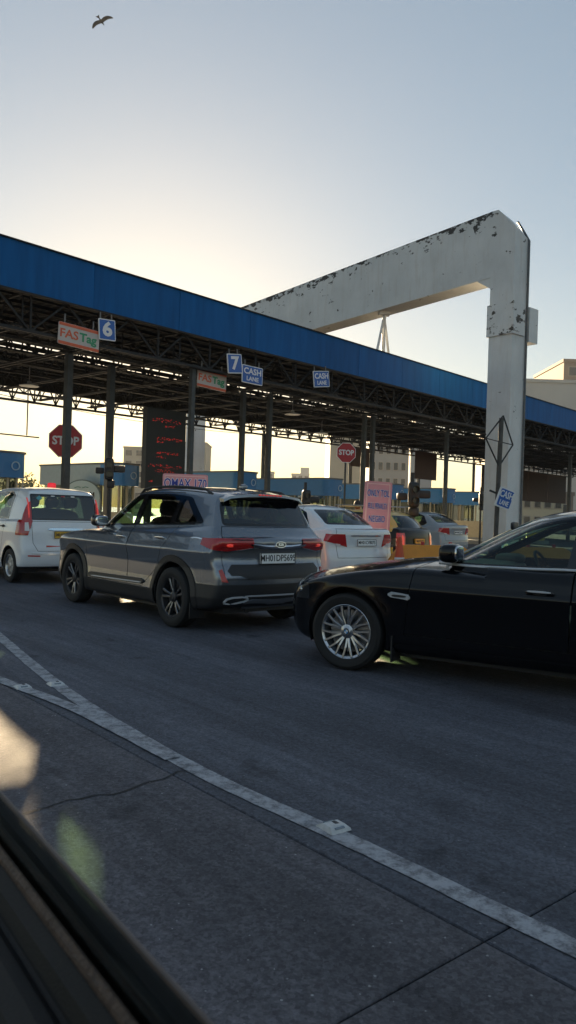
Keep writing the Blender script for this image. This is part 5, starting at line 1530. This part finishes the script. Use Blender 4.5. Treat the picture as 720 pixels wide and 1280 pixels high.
# red text boards
def text_board(name, pos, ang, w, h, lines, label, legs=True, tilt=0):
    o = board(name, pos, ang, w, h, tilt, M_PINK, thick=.03, rad=.05)
    fr = MB(); a, b = w / 2 - .05, h / 2 - .05
    for p, q in (((-a, -b), (a, -b)), ((a, -b), (a, b)), ((a, b), (-a, b)), ((-a, b), (-a, -b))):
        fr.bar((p[0], -.004, p[1]), (q[0], -.004, q[1]), .022, .006, up=(0, 1, 0))
    fr.build('border', mat('board_pinkwhite', (.68, .45, .45), .5), o)
    for txt, sz, z, xs in lines:
        text_on(o, txt, sz, (0, -.004, z), (1, 0, 0), (0, 0, 1), M_SIGNW, 'lettering_outline', bold=sz * .055, extrude=.001, xscale=xs)
        text_on(o, txt, sz, (0, -.008, z), (1, 0, 0), (0, 0, 1), M_TXTB, 'lettering', bold=sz * .016, extrude=.001, xscale=xs)
    if legs:
        for sx in (-1, 1): MB().bar((sx * w * .4, .05, -h / 2 + .05), (sx * w * .4, .05, -pos[2]), .05).build('leg', M_GAL, o)
    return tag(o, label, 'board', 'red text boards')
text_board('text_board', (-2.42, 18.0, 1.62), R(12), 1.05, 1.1, [('OMAX 170', .30, .32, .70), ('FULL PENALTY', .2, .0, .6)], 'red board with blue letters showing above the roof of the grey SUV')
text_board('text_board', (1.80, 15.6, 1.29), R(10), .57, 1.49, [('ONLY TOL', .19, .50, .50), ('FULL PENALTY', .16, .24, .38), ('NEGBO', .18, -.02, .56), ('CHARGES', .16, -.27, .50)], 'tall red board with lines of blue text between white taxi', tilt=R(2))

# LED message board
lb = empty('led_board', PL(8.35, 3.95, 0), PANG)
M_LED = mat('led_red', (.3, .01, .01), .5, emit=(1.0, .05, .03), estr=.05)
MB().box((0, .12, 3.42), (1.75, .24, 2.8)).build('cabinet', mat('led_black', (.010, .010, .011), .45), lb)
for sx in (-.6, .6): MB().box((sx, .12, 1.01), (.12, .12, 2.02)).build('leg', M_POST, lb)
rnd = random.Random(3)
for row, (z, x0, x1, hh) in enumerate([(4.42, -.62, .66, .13), (4.24, -.05, .35, .08), (3.78, -.40, .70, .10), (3.66, -.40, -.1, .06), (3.28, -.42, .55, .07), (3.14, -.40, .0, .06), (2.82, -.75, .70, .11), (2.66, -.45, .40, .09), (2.28, -.70, -.5, .05)]):
    d = MB(); x = x0
    while x < x1:
        wd = rnd.uniform(.02, .06)
        for q in range(rnd.choice((1, 2, 3))):
            zz = z + rnd.uniform(-.5, .5) * hh
            d.box((x + rnd.uniform(-.01, .01), -.004, zz), (wd * rnd.uniform(.4, 1.1), .008, rnd.uniform(.012, .03)))
        x += wd + rnd.choice((.012, .02, .06))
    d.build('text_row', M_LED, lb)
tag(lb, 'tall black LED board with rows of red text by the toll booth', 'display')

# arched pale sign before the booth
asg = empty('arched_sign', PL(6.45, 6.2, .36), PANG - R(62))
arc = [(-.75, 0)] + [(.75 * cos(pi - k * pi / 16), .95 + .62 * sin(pi - k * pi / 16)) for k in range(17)] + [(.75, 0)]
MB().prism(arc, 0, .05, lambda u, v, t: (u, t, v + .35)).build('rim', mat('arch_rim', (.10, .14, .15), .5), asg)
MB().prism([(u * .94, .95 + (v - .95) * .94 if v > .9 else v + .03) for u, v in arc], -.006, .0, lambda u, v, t: (u, t, v + .35)).build('face', mat('arch_face', (.40, .50, .54), .5), asg)
text_on(asg, 'KISTLEIM', .30, (0, -.01, 1.36), (1, 0, 0), (0, 0, 1), M_INK, bold=.008, xscale=.85)
fl = MB()
for sx in (-.16, .14): fl.tube([(sx - .12, -.01, 1.62), (sx, -.01, 1.66), (sx + .12, -.01, 1.64)], .014, 5)
fl.build('flourish', mat('arch_green', (.05, .18, .14), .5), asg)
for sx in (-.5, .5): MB().box((sx, .03, -.01), (.06, .06, .72)).build('leg', M_GAL, asg)
tag(asg, 'pale arched sign with dark lettering standing beside the left toll booth', 'sign')

# ------------------------------------------------------------------ signal heads, barriers, cones
def signal(pos, ang, z0, label, bars=True):
    o = empty('traffic_signal', (pos[0], pos[1], 0), ang)
    MB().tube([(0, 0, 0), (0, 0, z0 + .55)], .05, 8).build('pole', M_BLACK, o)
    hd_ = MB().superell((0, -.12, z0), (.26, .2, .62), 6).build('signal_head', M_BLACK, o, smooth=True)
    for i in range(2):
        MB().lathe([(0, 0), (.085, 0), (.09, -.10), (.08, -.10)], 14, 'Y', (0, -.22, z0 + .13 - i * .27)).build('lamp', mat('signal_lens', (.03, .03, .03), .2), hd_)
    MB().superell((.28, 0, z0 + .02), (.34, .26, .2), 6).build('camera_box', M_BLACK, o, smooth=True)
    MB().superell((-.26, 0, z0 - .05), (.24, .2, .18), 5).build('camera_box', M_BLACK, o, smooth=True)
    MB().superell((.05, 0, z0 - .42), (.24, .24, .24), 4).build('junction_box', M_BLACK, o, smooth=True)
    return tag(o, label, 'traffic light', 'black signal clusters at the toll lanes')
signal((3.05, 19.0), R(10), 1.88, 'black signal cluster on a pole behind the black and yellow taxi')
signal((-5.15, 22.0), R(15), 2.42, 'black signal cluster beside the second canopy column from the left')
signal((.52, 24.0), R(15), 1.75, 'black signal cluster peeping over the rear of the grey SUV')
signal((9.0, 36.0), R(10), 2.25, 'black signal cluster at the far lane right of the taxi')

o = empty('warning_lamp', (-6.22, 20.2, 0))
MB().tube([(0, 0, 0), (0, 0, 1.74)], .035, 8).build('pole', M_BLACK, o)
MB().superell((0, 0, 1.84), (.20, .16, .18), 5).build('lens', mat('warning_red', (.55, .02, .03), .3, emit=(1.0, .03, .05), estr=.10), o, smooth=True)
tag(o, 'small glowing red lamp on a pole just above the roof of the white hatchback', 'lamp')
def barrier(pos, ang, label):
    o = empty('road_barrier', (pos[0], pos[1], 0), ang)
    mo = mat('barrier_orange', (.72, .27, .02), .45, var=.10, vscale=6)
    prof = [(-.26, 0), (-.26, .12), (-.13, .34), (-.10, .70), (-.05, .84), (.05, .84), (.10, .70), (.13, .34), (.26, .12), (.26, 0)]
    vs = []; n = 20
    for i in range(n + 1):
        x = -.85 + 1.7 * i / n; u = abs(x) / .85; f = 1 - .35 * max(0, u - .6) ** 2 / .16
        for a, b in prof: vs.append((x, a * (1 - .3 * max(0, u - .8) * 2), b * f))
    q = len(prof); fs = [(i * q + k, i * q + k + 1, (i + 1) * q + k + 1, (i + 1) * q + k) for i in range(n) for k in range(q - 1)]
    fs += [tuple(range(q - 1, -1, -1)), tuple(n * q + k for k in range(q))]
    MB().add(vs, fs).build('shell', mo, o, smooth=True)
    for sx in (-.2, .35): MB().tube([(sx, 0, .82), (sx, 0, .90)], .035, 8).build('filler_cap', M_SIGNR, o)
    return tag(o, label, 'barrier', 'orange road barriers')
barrier((2.65, 14.0), R(14), 'rounded orange plastic road barrier behind the bonnet of the black saloon')
barrier((4.75, 14.6), R(14), 'orange plastic road barrier seen through the windows of the black saloon')
barrier((-.88, 12.35), R(130), 'orange road barrier added unseen beyond the grey SUV to shade the road under it')  # unseen extra barrier, added to keep low sun from reaching under the SUV
def cone(pos, label):
    o = empty('traffic_cone', (pos[0], pos[1], 0))
    MB().lathe([(.0, .98), (.03, .98), (.17, .04), (.17, .03)], 20).build('cone', mat('cone_orange', (.60, .09, .03), .5, var=.1), o, smooth=True)
    MB().box((0, 0, .02), (.4, .4, .04)).build('base', M_BLACK, o)
    MB().lathe([(.0865, .62), (.116, .42)], 20).build('band', M_SIGNW, o, smooth=True)
    return tag(o, label, 'cone')
cone((2.0, 13.65), 'orange traffic cone at the left end of the orange barrier')
# striped bollard
o = empty('bollard', (1.93, 14.7, 0))
MB().tube([(0, 0, 0), (0, 0, .8)], .09, 14).build('post', M_INK, o, smooth=True)
for z in (.15, .42, .69): MB().lathe([(.093, z - .06), (.093, z + .06)], 14).build('stripe', M_YEL, o, smooth=True)
tag(o, 'black and yellow striped bollard beside the tall red text board', 'bollard')

# ------------------------------------------------------------------ person standing behind the white saloon
def person(pos, face):
    seg = [((0, 0, .93), (0, 0, 1.28), .135, .155), ((0, 0, 1.28), (0, 0, 1.40), .15, .07), ((0, 0, 1.38), (0, .0, 1.48), .052, .05),
           ((.09, 0, .92), (.11, .02, .50), .088, .06), ((.11, .02, .50), (.12, -.02, .09), .06, .042), ((-.09, 0, .92), (-.10, -.02, .50), .088, .06), ((-.10, -.02, .50), (-.11, -.03, .09), .06, .042),
           ((.12, -.02, .05), (.13, .14, .04), .045, .035), ((-.11, -.03, .05), (-.12, .13, .04), .045, .035),
           ((.17, 0, 1.34), (.24, -.02, 1.06), .055, .042), ((.24, -.02, 1.06), (.20, .16, .93), .040, .030), ((-.17, 0, 1.34), (-.24, -.02, 1.06), .055, .042), ((-.24, -.02, 1.06), (-.22, .14, .90), .040, .030)]
    fing = []
    for sx, hx, hy, hz in ((1, .20, .16, .93), (-1, -.22, .14, .90)):
        seg.append(((hx, hy, hz), (hx - sx * .01, hy + .07, hz - .035), .032, .034))
        for q in range(4): fing.append(((hx - sx * .01 + (q - 1.5) * .019, hy + .08, hz - .04), (hx - sx * .01 + (q - 1.5) * .021, hy + .135 + (.012 if q in (1, 2) else 0), hz - .075), .0095, .008))
        fing.append(((hx - sx * .03, hy + .03, hz - .01), (hx - sx * .055, hy + .085, hz - .03), .011, .009))
    seg += fing
    def f(P):
        d = np.full(len(P), 1e3)
        for a, b, ra, rb in seg:
            a = np.array(a); b = np.array(b); ab = b - a
            t = np.clip(((P - a) @ ab) / (ab @ ab), 0, 1)
            q = np.linalg.norm(P - a - t[:, None] * ab, axis=1) - (ra + (rb - ra) * t)
            d = smin(d, q, .045 if ra > .02 else .008)
        hd = np.linalg.norm((P - np.array((0, .015, 1.575))) / np.array((.078, .098, .118)), axis=1) - 1
        d = smin(d, hd * .085, .03)
        ns = np.linalg.norm((P - np.array((0, .118, 1.565))) / np.array((.014, .02, .025)), axis=1) - 1
        return smin(d, ns * .016, .012)
    sh = Shell(f, (-.36, -.25, -.01), (.36, .36, 1.74), .0165)
    o = empty('person', (pos[0], pos[1], 0), face)
    v = sh.take([(Vector((0, 0, 1)), 1.40), (Vector((0, 0, -1)), -.86)], lambda c: abs(c.x) < .30 and not (c.z < 1.07 and abs(c.x) > .185))
    sh.make(v, 'vest', mat('shirt_orange', (.50, .10, .03), .8), o, .014)
    v = sh.take([(Vector((0, 0, 1)), .90), (Vector((0, 0, -1)), -.10)], lambda c: abs(c.x) < .19 and c.y < .13)
    sh.make(v, 'trousers', mat('trouser_dark', (.03, .03, .04), .85), o, .012)
    v = sh.take([(Vector((0, 0, 1)), .10)]); sh.make(v, 'shoes', M_INK, o, .006)
    v = sh.take([(Vector((0, .55, -1)).normalized(), -1.335)], lambda c: c.z > 1.5); sh.make(v, 'hair', mat('hair_black', (.01, .009, .008), .6), o, .014)
    sh.make(sh.rest(), 'body', mat('skin', (.24, .13, .08), .55), o)
    for sx in (-1, 1):
        e = MB().superell((sx * .031, .103, 1.585), (.026, .014, .014), 2, 12, 8).build('eye', mat('eye_white', (.6, .58, .55), .3), o, smooth=True)
        MB().superell((sx * .078, .01, 1.57), (.022, .045, .065), 2.2, 12, 8).build('ear', MATS['skin'], o, smooth=True)
    MB().superell((0, .106, 1.515), (.05, .016, .014), 2.2, 12, 8).build('mouth', mat('lips', (.25, .09, .07), .5), o, smooth=True)
    return tag(o, 'person with dark hair in an orange vest standing behind the white saloon', 'person')
person((1.72, 19.0), R(150))

# ------------------------------------------------------------------ hanging bits under the canopy
def hung(name, s_, t_, z0, z1, w, m, label, cat, grp=None):
    o = empty(name, PL(s_, t_, 0), PANG)
    MB().box((0, 0, (z0 + z1) / 2), (w, .05, z1 - z0)).build('panel', m, o)
    for sx in (-1, 1): MB().bar((sx * w * .4, .0, z1), (sx * w * .4, 0, 5.7), .025).build('hanger', M_GAL, o)
    return tag(o, label, cat, grp)
M_BRN = mat('panel_brown', (.055, .028, .022), .7, var=.2)
hung('notice_panel', 30.5, 11.8, 4.35, 5.5, 2.4, M_BRN, 'small brown panel hung under the canopy left of the signal cluster', 'panel', 'brown panels under the canopy')
hung('notice_panel', 34.4, 9.5, 3.75, 5.55, 2.6, M_BRN, 'square brown panel hung under the canopy beside the white column', 'panel', 'brown panels under the canopy')
for q in range(4): hung('notice_panel', 50 + q * 4.3, 12.6, 3.0, 5.6, 4.2, M_BRN, ('first', 'second', 'third', 'fourth')[q] + ' wide brown panel right of the white column, counted from it', 'panel', 'wide brown panels at the far end')
o = empty('sign_frame', PL(5.0, 9.0, 0), PANG)
for x in (-.85, .85): MB().bar((x, 0, 3.9), (x, 0, 5.75), .035).build('hanger', M_GAL, o)
MB().bar((-1.35, 0, 3.86), (1.35, 0, 3.86), .05).build('crossbar', M_GAL, o)
tag(o, 'bare steel frame hanging above the left STOP sign', 'frame')
for s_, t_ in ((13.9, 3.0), (4.2, 6.0), (20, 6.5)):
    o = empty('canopy_lamp', PL(s_, t_, 5.25), PANG)
    MB().lathe([(0, .16), (.06, .15), (.08, .06), (.32, .0), (.31, -.02), (.0, -.02)], 18).build('shade', mat('lamp_shade', (.35, .36, .36), .5), o, smooth=True)
    MB().tube([(0, 0, .15), (0, 0, .6)], .015, 6).build('stem', M_GAL, o)
    tag(o, 'round grey lamp shade hung under the canopy ' + {13.9: 'below the lone cash sign', 4.2: 'near the left column', 20: 'towards the right'}[s_], 'lamp')

# ------------------------------------------------------------------ the car the picture is taken from: door with its glass lowered
DE = Vector((-.588, .809, 0)); DO = Vector((.809, .588, 0))
def DP(e, d, z): return DE * e + DO * d + Vector((0, 0, z))
door = empty('dark_van', (0, 0, 0))
def sweep(prof, name, m, e0=-.55, e1=1.55, smooth=False, parent=None):
    n = len(prof)
    mb = MB().add([DP(e0, d, z) for d, z in prof] + [DP(e1, d, z) for d, z in prof], [(i, (i + 1) % n, n + (i + 1) % n, n + i) for i in range(n)] + [tuple(range(n - 1, -1, -1)), tuple(range(n, 2 * n))])
    return mb.build(name, m, parent or door, smooth)
sweep([(.2705, .80), (.2745, .80), (.2735, 1.010), (.2715, 1.010)], 'window_glass', glass_mat('door_glass', (.40, .42, .40)))
sweep([(.2700, 1.0095), (.2750, 1.0095), (.2745, 1.0125), (.2725, 1.0135), (.2705, 1.0125)], 'glass_edge', mat('glass_edge_brown', (.16, .13, .12), .4))
sweep([(.2685, .930), (.2685, .957), (.2670, .9605), (.2640, .9615), (.2600, .957), (.2595, .93)], 'window_seal', mat('seal_brown', (.17, .12, .10), .6, bump=.5, bscale=160, var=.3, vscale=30))
sweep([(.2590, .94), (.2590, .951), (.246, .944), (.240, .928), (.236, .926), (.228, .932), (.216, .933), (.200, .925), (.185, .90), (.175, .86), (.17, .40), (.25, .40)], 'inner_trim', mat('trim_dark', (.012, .011, .012), .6, bump=.2, bscale=400))
M_OWN = paint_mat('door_paint', (.03, .03, .033), .2, .35, .1)
sweep([(.278, .80), (.278, .955), (.290, .960), (.318, .940), (.345, .86), (.362, .70), (.356, .50), (.335, .34), (.30, .30)], 'outer_panel', M_OWN, -.5, 1.22, smooth=True)
# the rest of that van: bodywork outside the picture that the other cars mirror
def vbox(e0, e1, d0, d1, z0, z1, name, m, rad=.03):
    mb = MB(); mb.add([DP(e, d, z) for e in (e0, e1) for d in (d0, d1) for z in (z0, z1)], [(0, 1, 3, 2), (4, 6, 7, 5), (0, 4, 5, 1), (2, 3, 7, 6), (0, 2, 6, 4), (1, 5, 7, 3)])
    return bevel(mb.build(name, m, door), rad, 3)
vbox(1.225, 3.1, -1.36, .355, .30, .96, 'front_wing', M_OWN, .08)
vbox(-2.6, -.505, -1.36, .355, .30, 1.90, 'rear_body', M_OWN, .08)
vbox(-2.4, 1.30, -1.30, .235, 1.92, 1.98, 'roof', M_OWN, .025)
vbox(-.5, 1.22, -1.36, -1.28, .30, .96, 'far_door', M_OWN)
for d in (.205, -1.31): vbox(1.24, 1.32, d, d + .06, .962, 1.918, 'pillar', M_OWN, .012)
vbox(-.5, 1.22, -1.27, .16, .30, .34, 'floor', M_LINE)
vbox(.75, 1.20, -1.25, .15, .345, .93, 'dashboard', M_LINE, .05)
tag(door, 'dark van at the near left corner, its side window glass half lowered', 'van')

# ------------------------------------------------------------------ bird
bd = empty('bird', (-15.73, 60.0, 39.12))
M_BIRD = mat('bird_brown', (.035, .028, .024), .8)
bb = MB()
ang = R(35)   # wing line in the picture plane
ux = Vector((cos(ang), .15, sin(ang))).normalized(); uy = Vector((-sin(ang), .25, cos(ang))).normalized(); uz = ux.cross(uy)
def B3(a, b, c=0): return (ux * a * 1.12 + uy * b * 1.35 + uz * c) * 1.05
prof = [(-.34, .004), (-.30, .03), (-.18, .06), (0, .075), (.14, .06), (.22, .04), (.27, .035), (.31, .01)]
bb.tube([B3(0, -p[0]) for p in prof], [p[1] for p in prof], 10)
body_b = bb.build('body', M_BIRD, bd, smooth=True)
for sg in (1, -1):
    w = MB(); span = [(.0, .12, -.12, 0), (.22, .15, -.12, .06), (.42, .13, -.13, .09), (.60, .06, -.17, .08), (.72, -.04, -.20, .05), (.78, -.12, -.17, .03)]
    vs = []
    for x, lead, trail, lift in span:
        for y in (lead, trail):
            for th in (.012, -.012): vs.append(B3(sg * x, -y * -1, lift + th))
    fs = []
    for i in range(len(span) - 1):
        a = i * 4; b = a + 4
        fs += [(a, a + 2, b + 2, b), (a + 1, b + 1, b + 3, a + 3), (a, b, b + 1, a + 1), (a + 2, a + 3, b + 3, b + 2)]
    w.add(vs, fs).build('wing', M_BIRD, bd)
tl = MB().add([B3(-.04, .30, .01), B3(.04, .30, .01), B3(.13, .50, .01), B3(0, .46, .01), B3(-.13, .50, .01), B3(-.04, .30, -.01), B3(.04, .30, -.01), B3(.13, .50, -.01), B3(0, .46, -.01), B3(-.13, .50, -.01)],
     [(0, 1, 2, 3, 4), (9, 8, 7, 6, 5)] + [(i, (i + 1) % 5, 5 + (i + 1) % 5, 5 + i) for i in range(5)]).build('tail', M_BIRD, bd)
tag(bd, 'dark bird of prey gliding high in the sky', 'bird')

# ------------------------------------------------------------------ background buildings
def block(name, x0, x1, y, depth, h, m, label, floors=0, cols=0, rz=0.0, win=None, wsize=(.55, .5), z0=0, extra=None):
    o = empty(name, ((x0 + x1) / 2, y, 0), rz); w = x1 - x0
    MB().box((0, depth / 2, (h + z0) / 2), (w, depth, h - z0)).build('wall', m, o)
    MB().box((0, depth / 2, h + .25), (w + .3, depth + .3, .5)).build('parapet', m, o)
    if floors:
        fh = (h - z0) / floors; cw = w / cols
        gm = win or mat('far_window', (.05, .055, .06), .25)
        fr_m = MB().box((0, 0, 0), (cw * wsize[0] + .2, .10, fh * wsize[1] + .2)).mesh('window', mat('window_surround', (.42, .38, .32), .7))
        pn_m = MB().box((0, -.04, 0), (cw * wsize[0], .08, fh * wsize[1])).mesh('pane', gm)
        for i in range(floors):
            for j in range(cols):
                a = bpy.data.objects.new('window', fr_m); a.location = (-w / 2 + (j + .5) * cw, -.02, z0 + (i + .55) * fh); link(a, o)
                b = bpy.data.objects.new('pane', pn_m); b.location = (0, -.03, 0); link(b, a)
    if extra: extra(o, w, h)
    return tag(o, label, 'building', 'buildings beyond the toll plaza')
M_HZ1 = mat('plaster_sand', (.42, .38, .30), .85, var=.1, vscale=.3); M_HZ2 = mat('plaster_pale', (.50, .48, .44), .85, var=.08, vscale=.2)
M_HZ3 = mat('plaster_brown', (.26, .20, .16), .85, var=.12, vscale=.3); M_HZ4 = mat('plaster_grey', (.34, .34, .33), .85, var=.1, vscale=.3)
block('tower_block', -47.5, -41.5, 220, 14, 18.2, M_HZ1, 'pale sand tower seen between booth and LED board', 6, 2)
block('tower_block', -29.5, -23.4, 215, 14, 19.6, M_HZ1, 'sand coloured tower with stepped roof right of the LED board', 6, 2, extra=lambda o, w, h: MB().box((-.8, 6, h + 1.2), (3.6, 6, 1.6)).build('lift_room', M_HZ1, o))
block('tower_block', -9.5, -6.5, 330, 10, 18, M_HZ1, 'small distant tower right of the pale booth', 5, 1)
block('tower_block', 1.2, 10.5, 400, 20, 21, M_HZ2, 'distant pale tower block with a raised roof room over the booth', 6, 3, extra=lambda o, w, h: MB().box((2.2, 6, h + 2), (4.6, 8, 3.6)).build('lift_room', M_HZ2, o))
block('office_block', 4.8, 9.1, 92, 12, 13.5, M_HZ1, 'plain beige slab building behind the right STOP sign', 0, 0)
block('office_block', 14.5, 22.8, 140, 12, 26, M_HZ4, 'grey apartment building with small windows seen under the canopy', 9, 6, wsize=(.5, .45))
block('office_block', 13.0, 14.8, 80, 4, 12, M_HZ2, 'narrow pale concrete pier seen under the canopy left of the brown panel', 0, 0)
block('low_house', 25.5, 30.0, 84, 8, 4.2, mat('plaster_cream', (.55, .50, .36), .8, var=.08), 'low cream house with dark windows right of the white column', 2, 4, wsize=(.5, .5))
block('low_house', 30.5, 37.0, 100, 8, 4.6, M_HZ3, 'low brown house at the right edge under the canopy', 1, 3, wsize=(.4, .4))
block('warehouse', 36.0, 62.0, 120, 30, 22.8, mat('plaster_white', (.55, .52, .47), .85, var=.08, vscale=.2), 'large windowless pale building rising above the right end of the canopy')
block('apartment_block', 46.5, 60.0, 132, 16, 28.6, M_HZ3, 'brown apartment block peeping over the pale building at the right edge', 8, 4, wsize=(.45, .4))
# slim street lamp and trees far left
sl_ = empty('street_lamp', (-24.2, 70, 0))
MB().tube([(0, 0, 0), (0, 0, 4.2), (-.15, 0, 4.6), (-.7, 0, 4.8)], [.07, .05, .04, .035], 8).build('mast', M_GAL, sl_)
MB().superell((-.9, 0, 4.8), (.5, .2, .1), 3).build('lamp_head', M_GAL, sl_, smooth=True)
tag(sl_, 'slim curved street lamp beyond the toll plaza at far left', 'street lamp')
M_LEAF = mat('leaves', (.05, .08, .03), .7, var=.4, vscale=2)
def tree(x, y, h, r, label, seed):
    rg = random.Random(seed); o = empty('tree', (x, y, 0))
    tr = MB().tube([(0, 0, 0), (.1, 0, h * .3), (0, .1, h * .6)], [.2, .15, .08], 8)
    for q in range(5):
        a = rg.uniform(0, 6.28); tr.tube([(0.05, 0, h * .35), (cos(a) * r * .5, sin(a) * r * .5, h * .65)], [.09, .03], 6)
    tr.build('trunk', mat('bark', (.08, .06, .045), .9), o)
    cl_ = [(Vector((rg.gauss(0, r * .45), rg.gauss(0, r * .45), h * .68 + rg.gauss(0, h * .13))), rg.uniform(.3, .55) * r) for _ in range(12)]
    mb = MB()
    for c, rr in cl_:
        for _ in range(90):
            d = Vector((rg.gauss(0, 1), rg.gauss(0, 1), rg.gauss(0, 1))).normalized() * rr * rg.uniform(.5, 1)
            u = Vector((rg.gauss(0, 1), rg.gauss(0, 1), rg.gauss(0, 1))).normalized(); v = u.orthogonal().normalized(); s = rg.uniform(.12, .24)
            p = c + d; mb.add([p - u * s, p + v * s * .5, p + u * s, p - v * s * .5], [(0, 1, 2, 3)])
    me = bpy.data.meshes.new('crown'); me.from_pydata([tuple(p) for p in mb.v], [], mb.f); me.materials.append(M_LEAF)
    link(bpy.data.objects.new('crown', me), o)
    return tag(o, label, 'tree', 'trees beyond the toll plaza')
tree(-33, 95, 5.0, 2.2, 'low tree at the left edge beyond the toll plaza', 1)
tree(-29.5, 100, 4.6, 1.8, 'low tree under the left STOP sign beyond the plaza', 2)
tree(22.5, 105, 5.2, 1.6, 'small tree left of the white column beyond the plaza', 3)

# ------------------------------------------------------------------ evening haze
hz = MB().box((0, 225, 20.6), (330, 600, 43.4)).build('haze', None)
hm = bpy.data.materials.new('haze_air'); hm.use_nodes = True
hn_ = hm.node_tree; hn_.nodes.clear()
ho = hn_.nodes.new('ShaderNodeOutputMaterial'); pv = hn_.nodes.new('ShaderNodeVolumePrincipled')
pv.inputs['Color'].default_value = (.93, .93, .93, 1); pv.inputs['Density'].default_value = .00028; pv.inputs['Anisotropy'].default_value = .0
hn_.links.new(pv.outputs[0], ho.inputs['Volume'])
hz.data.materials.append(hm)
tag(hz, kind='stuff')
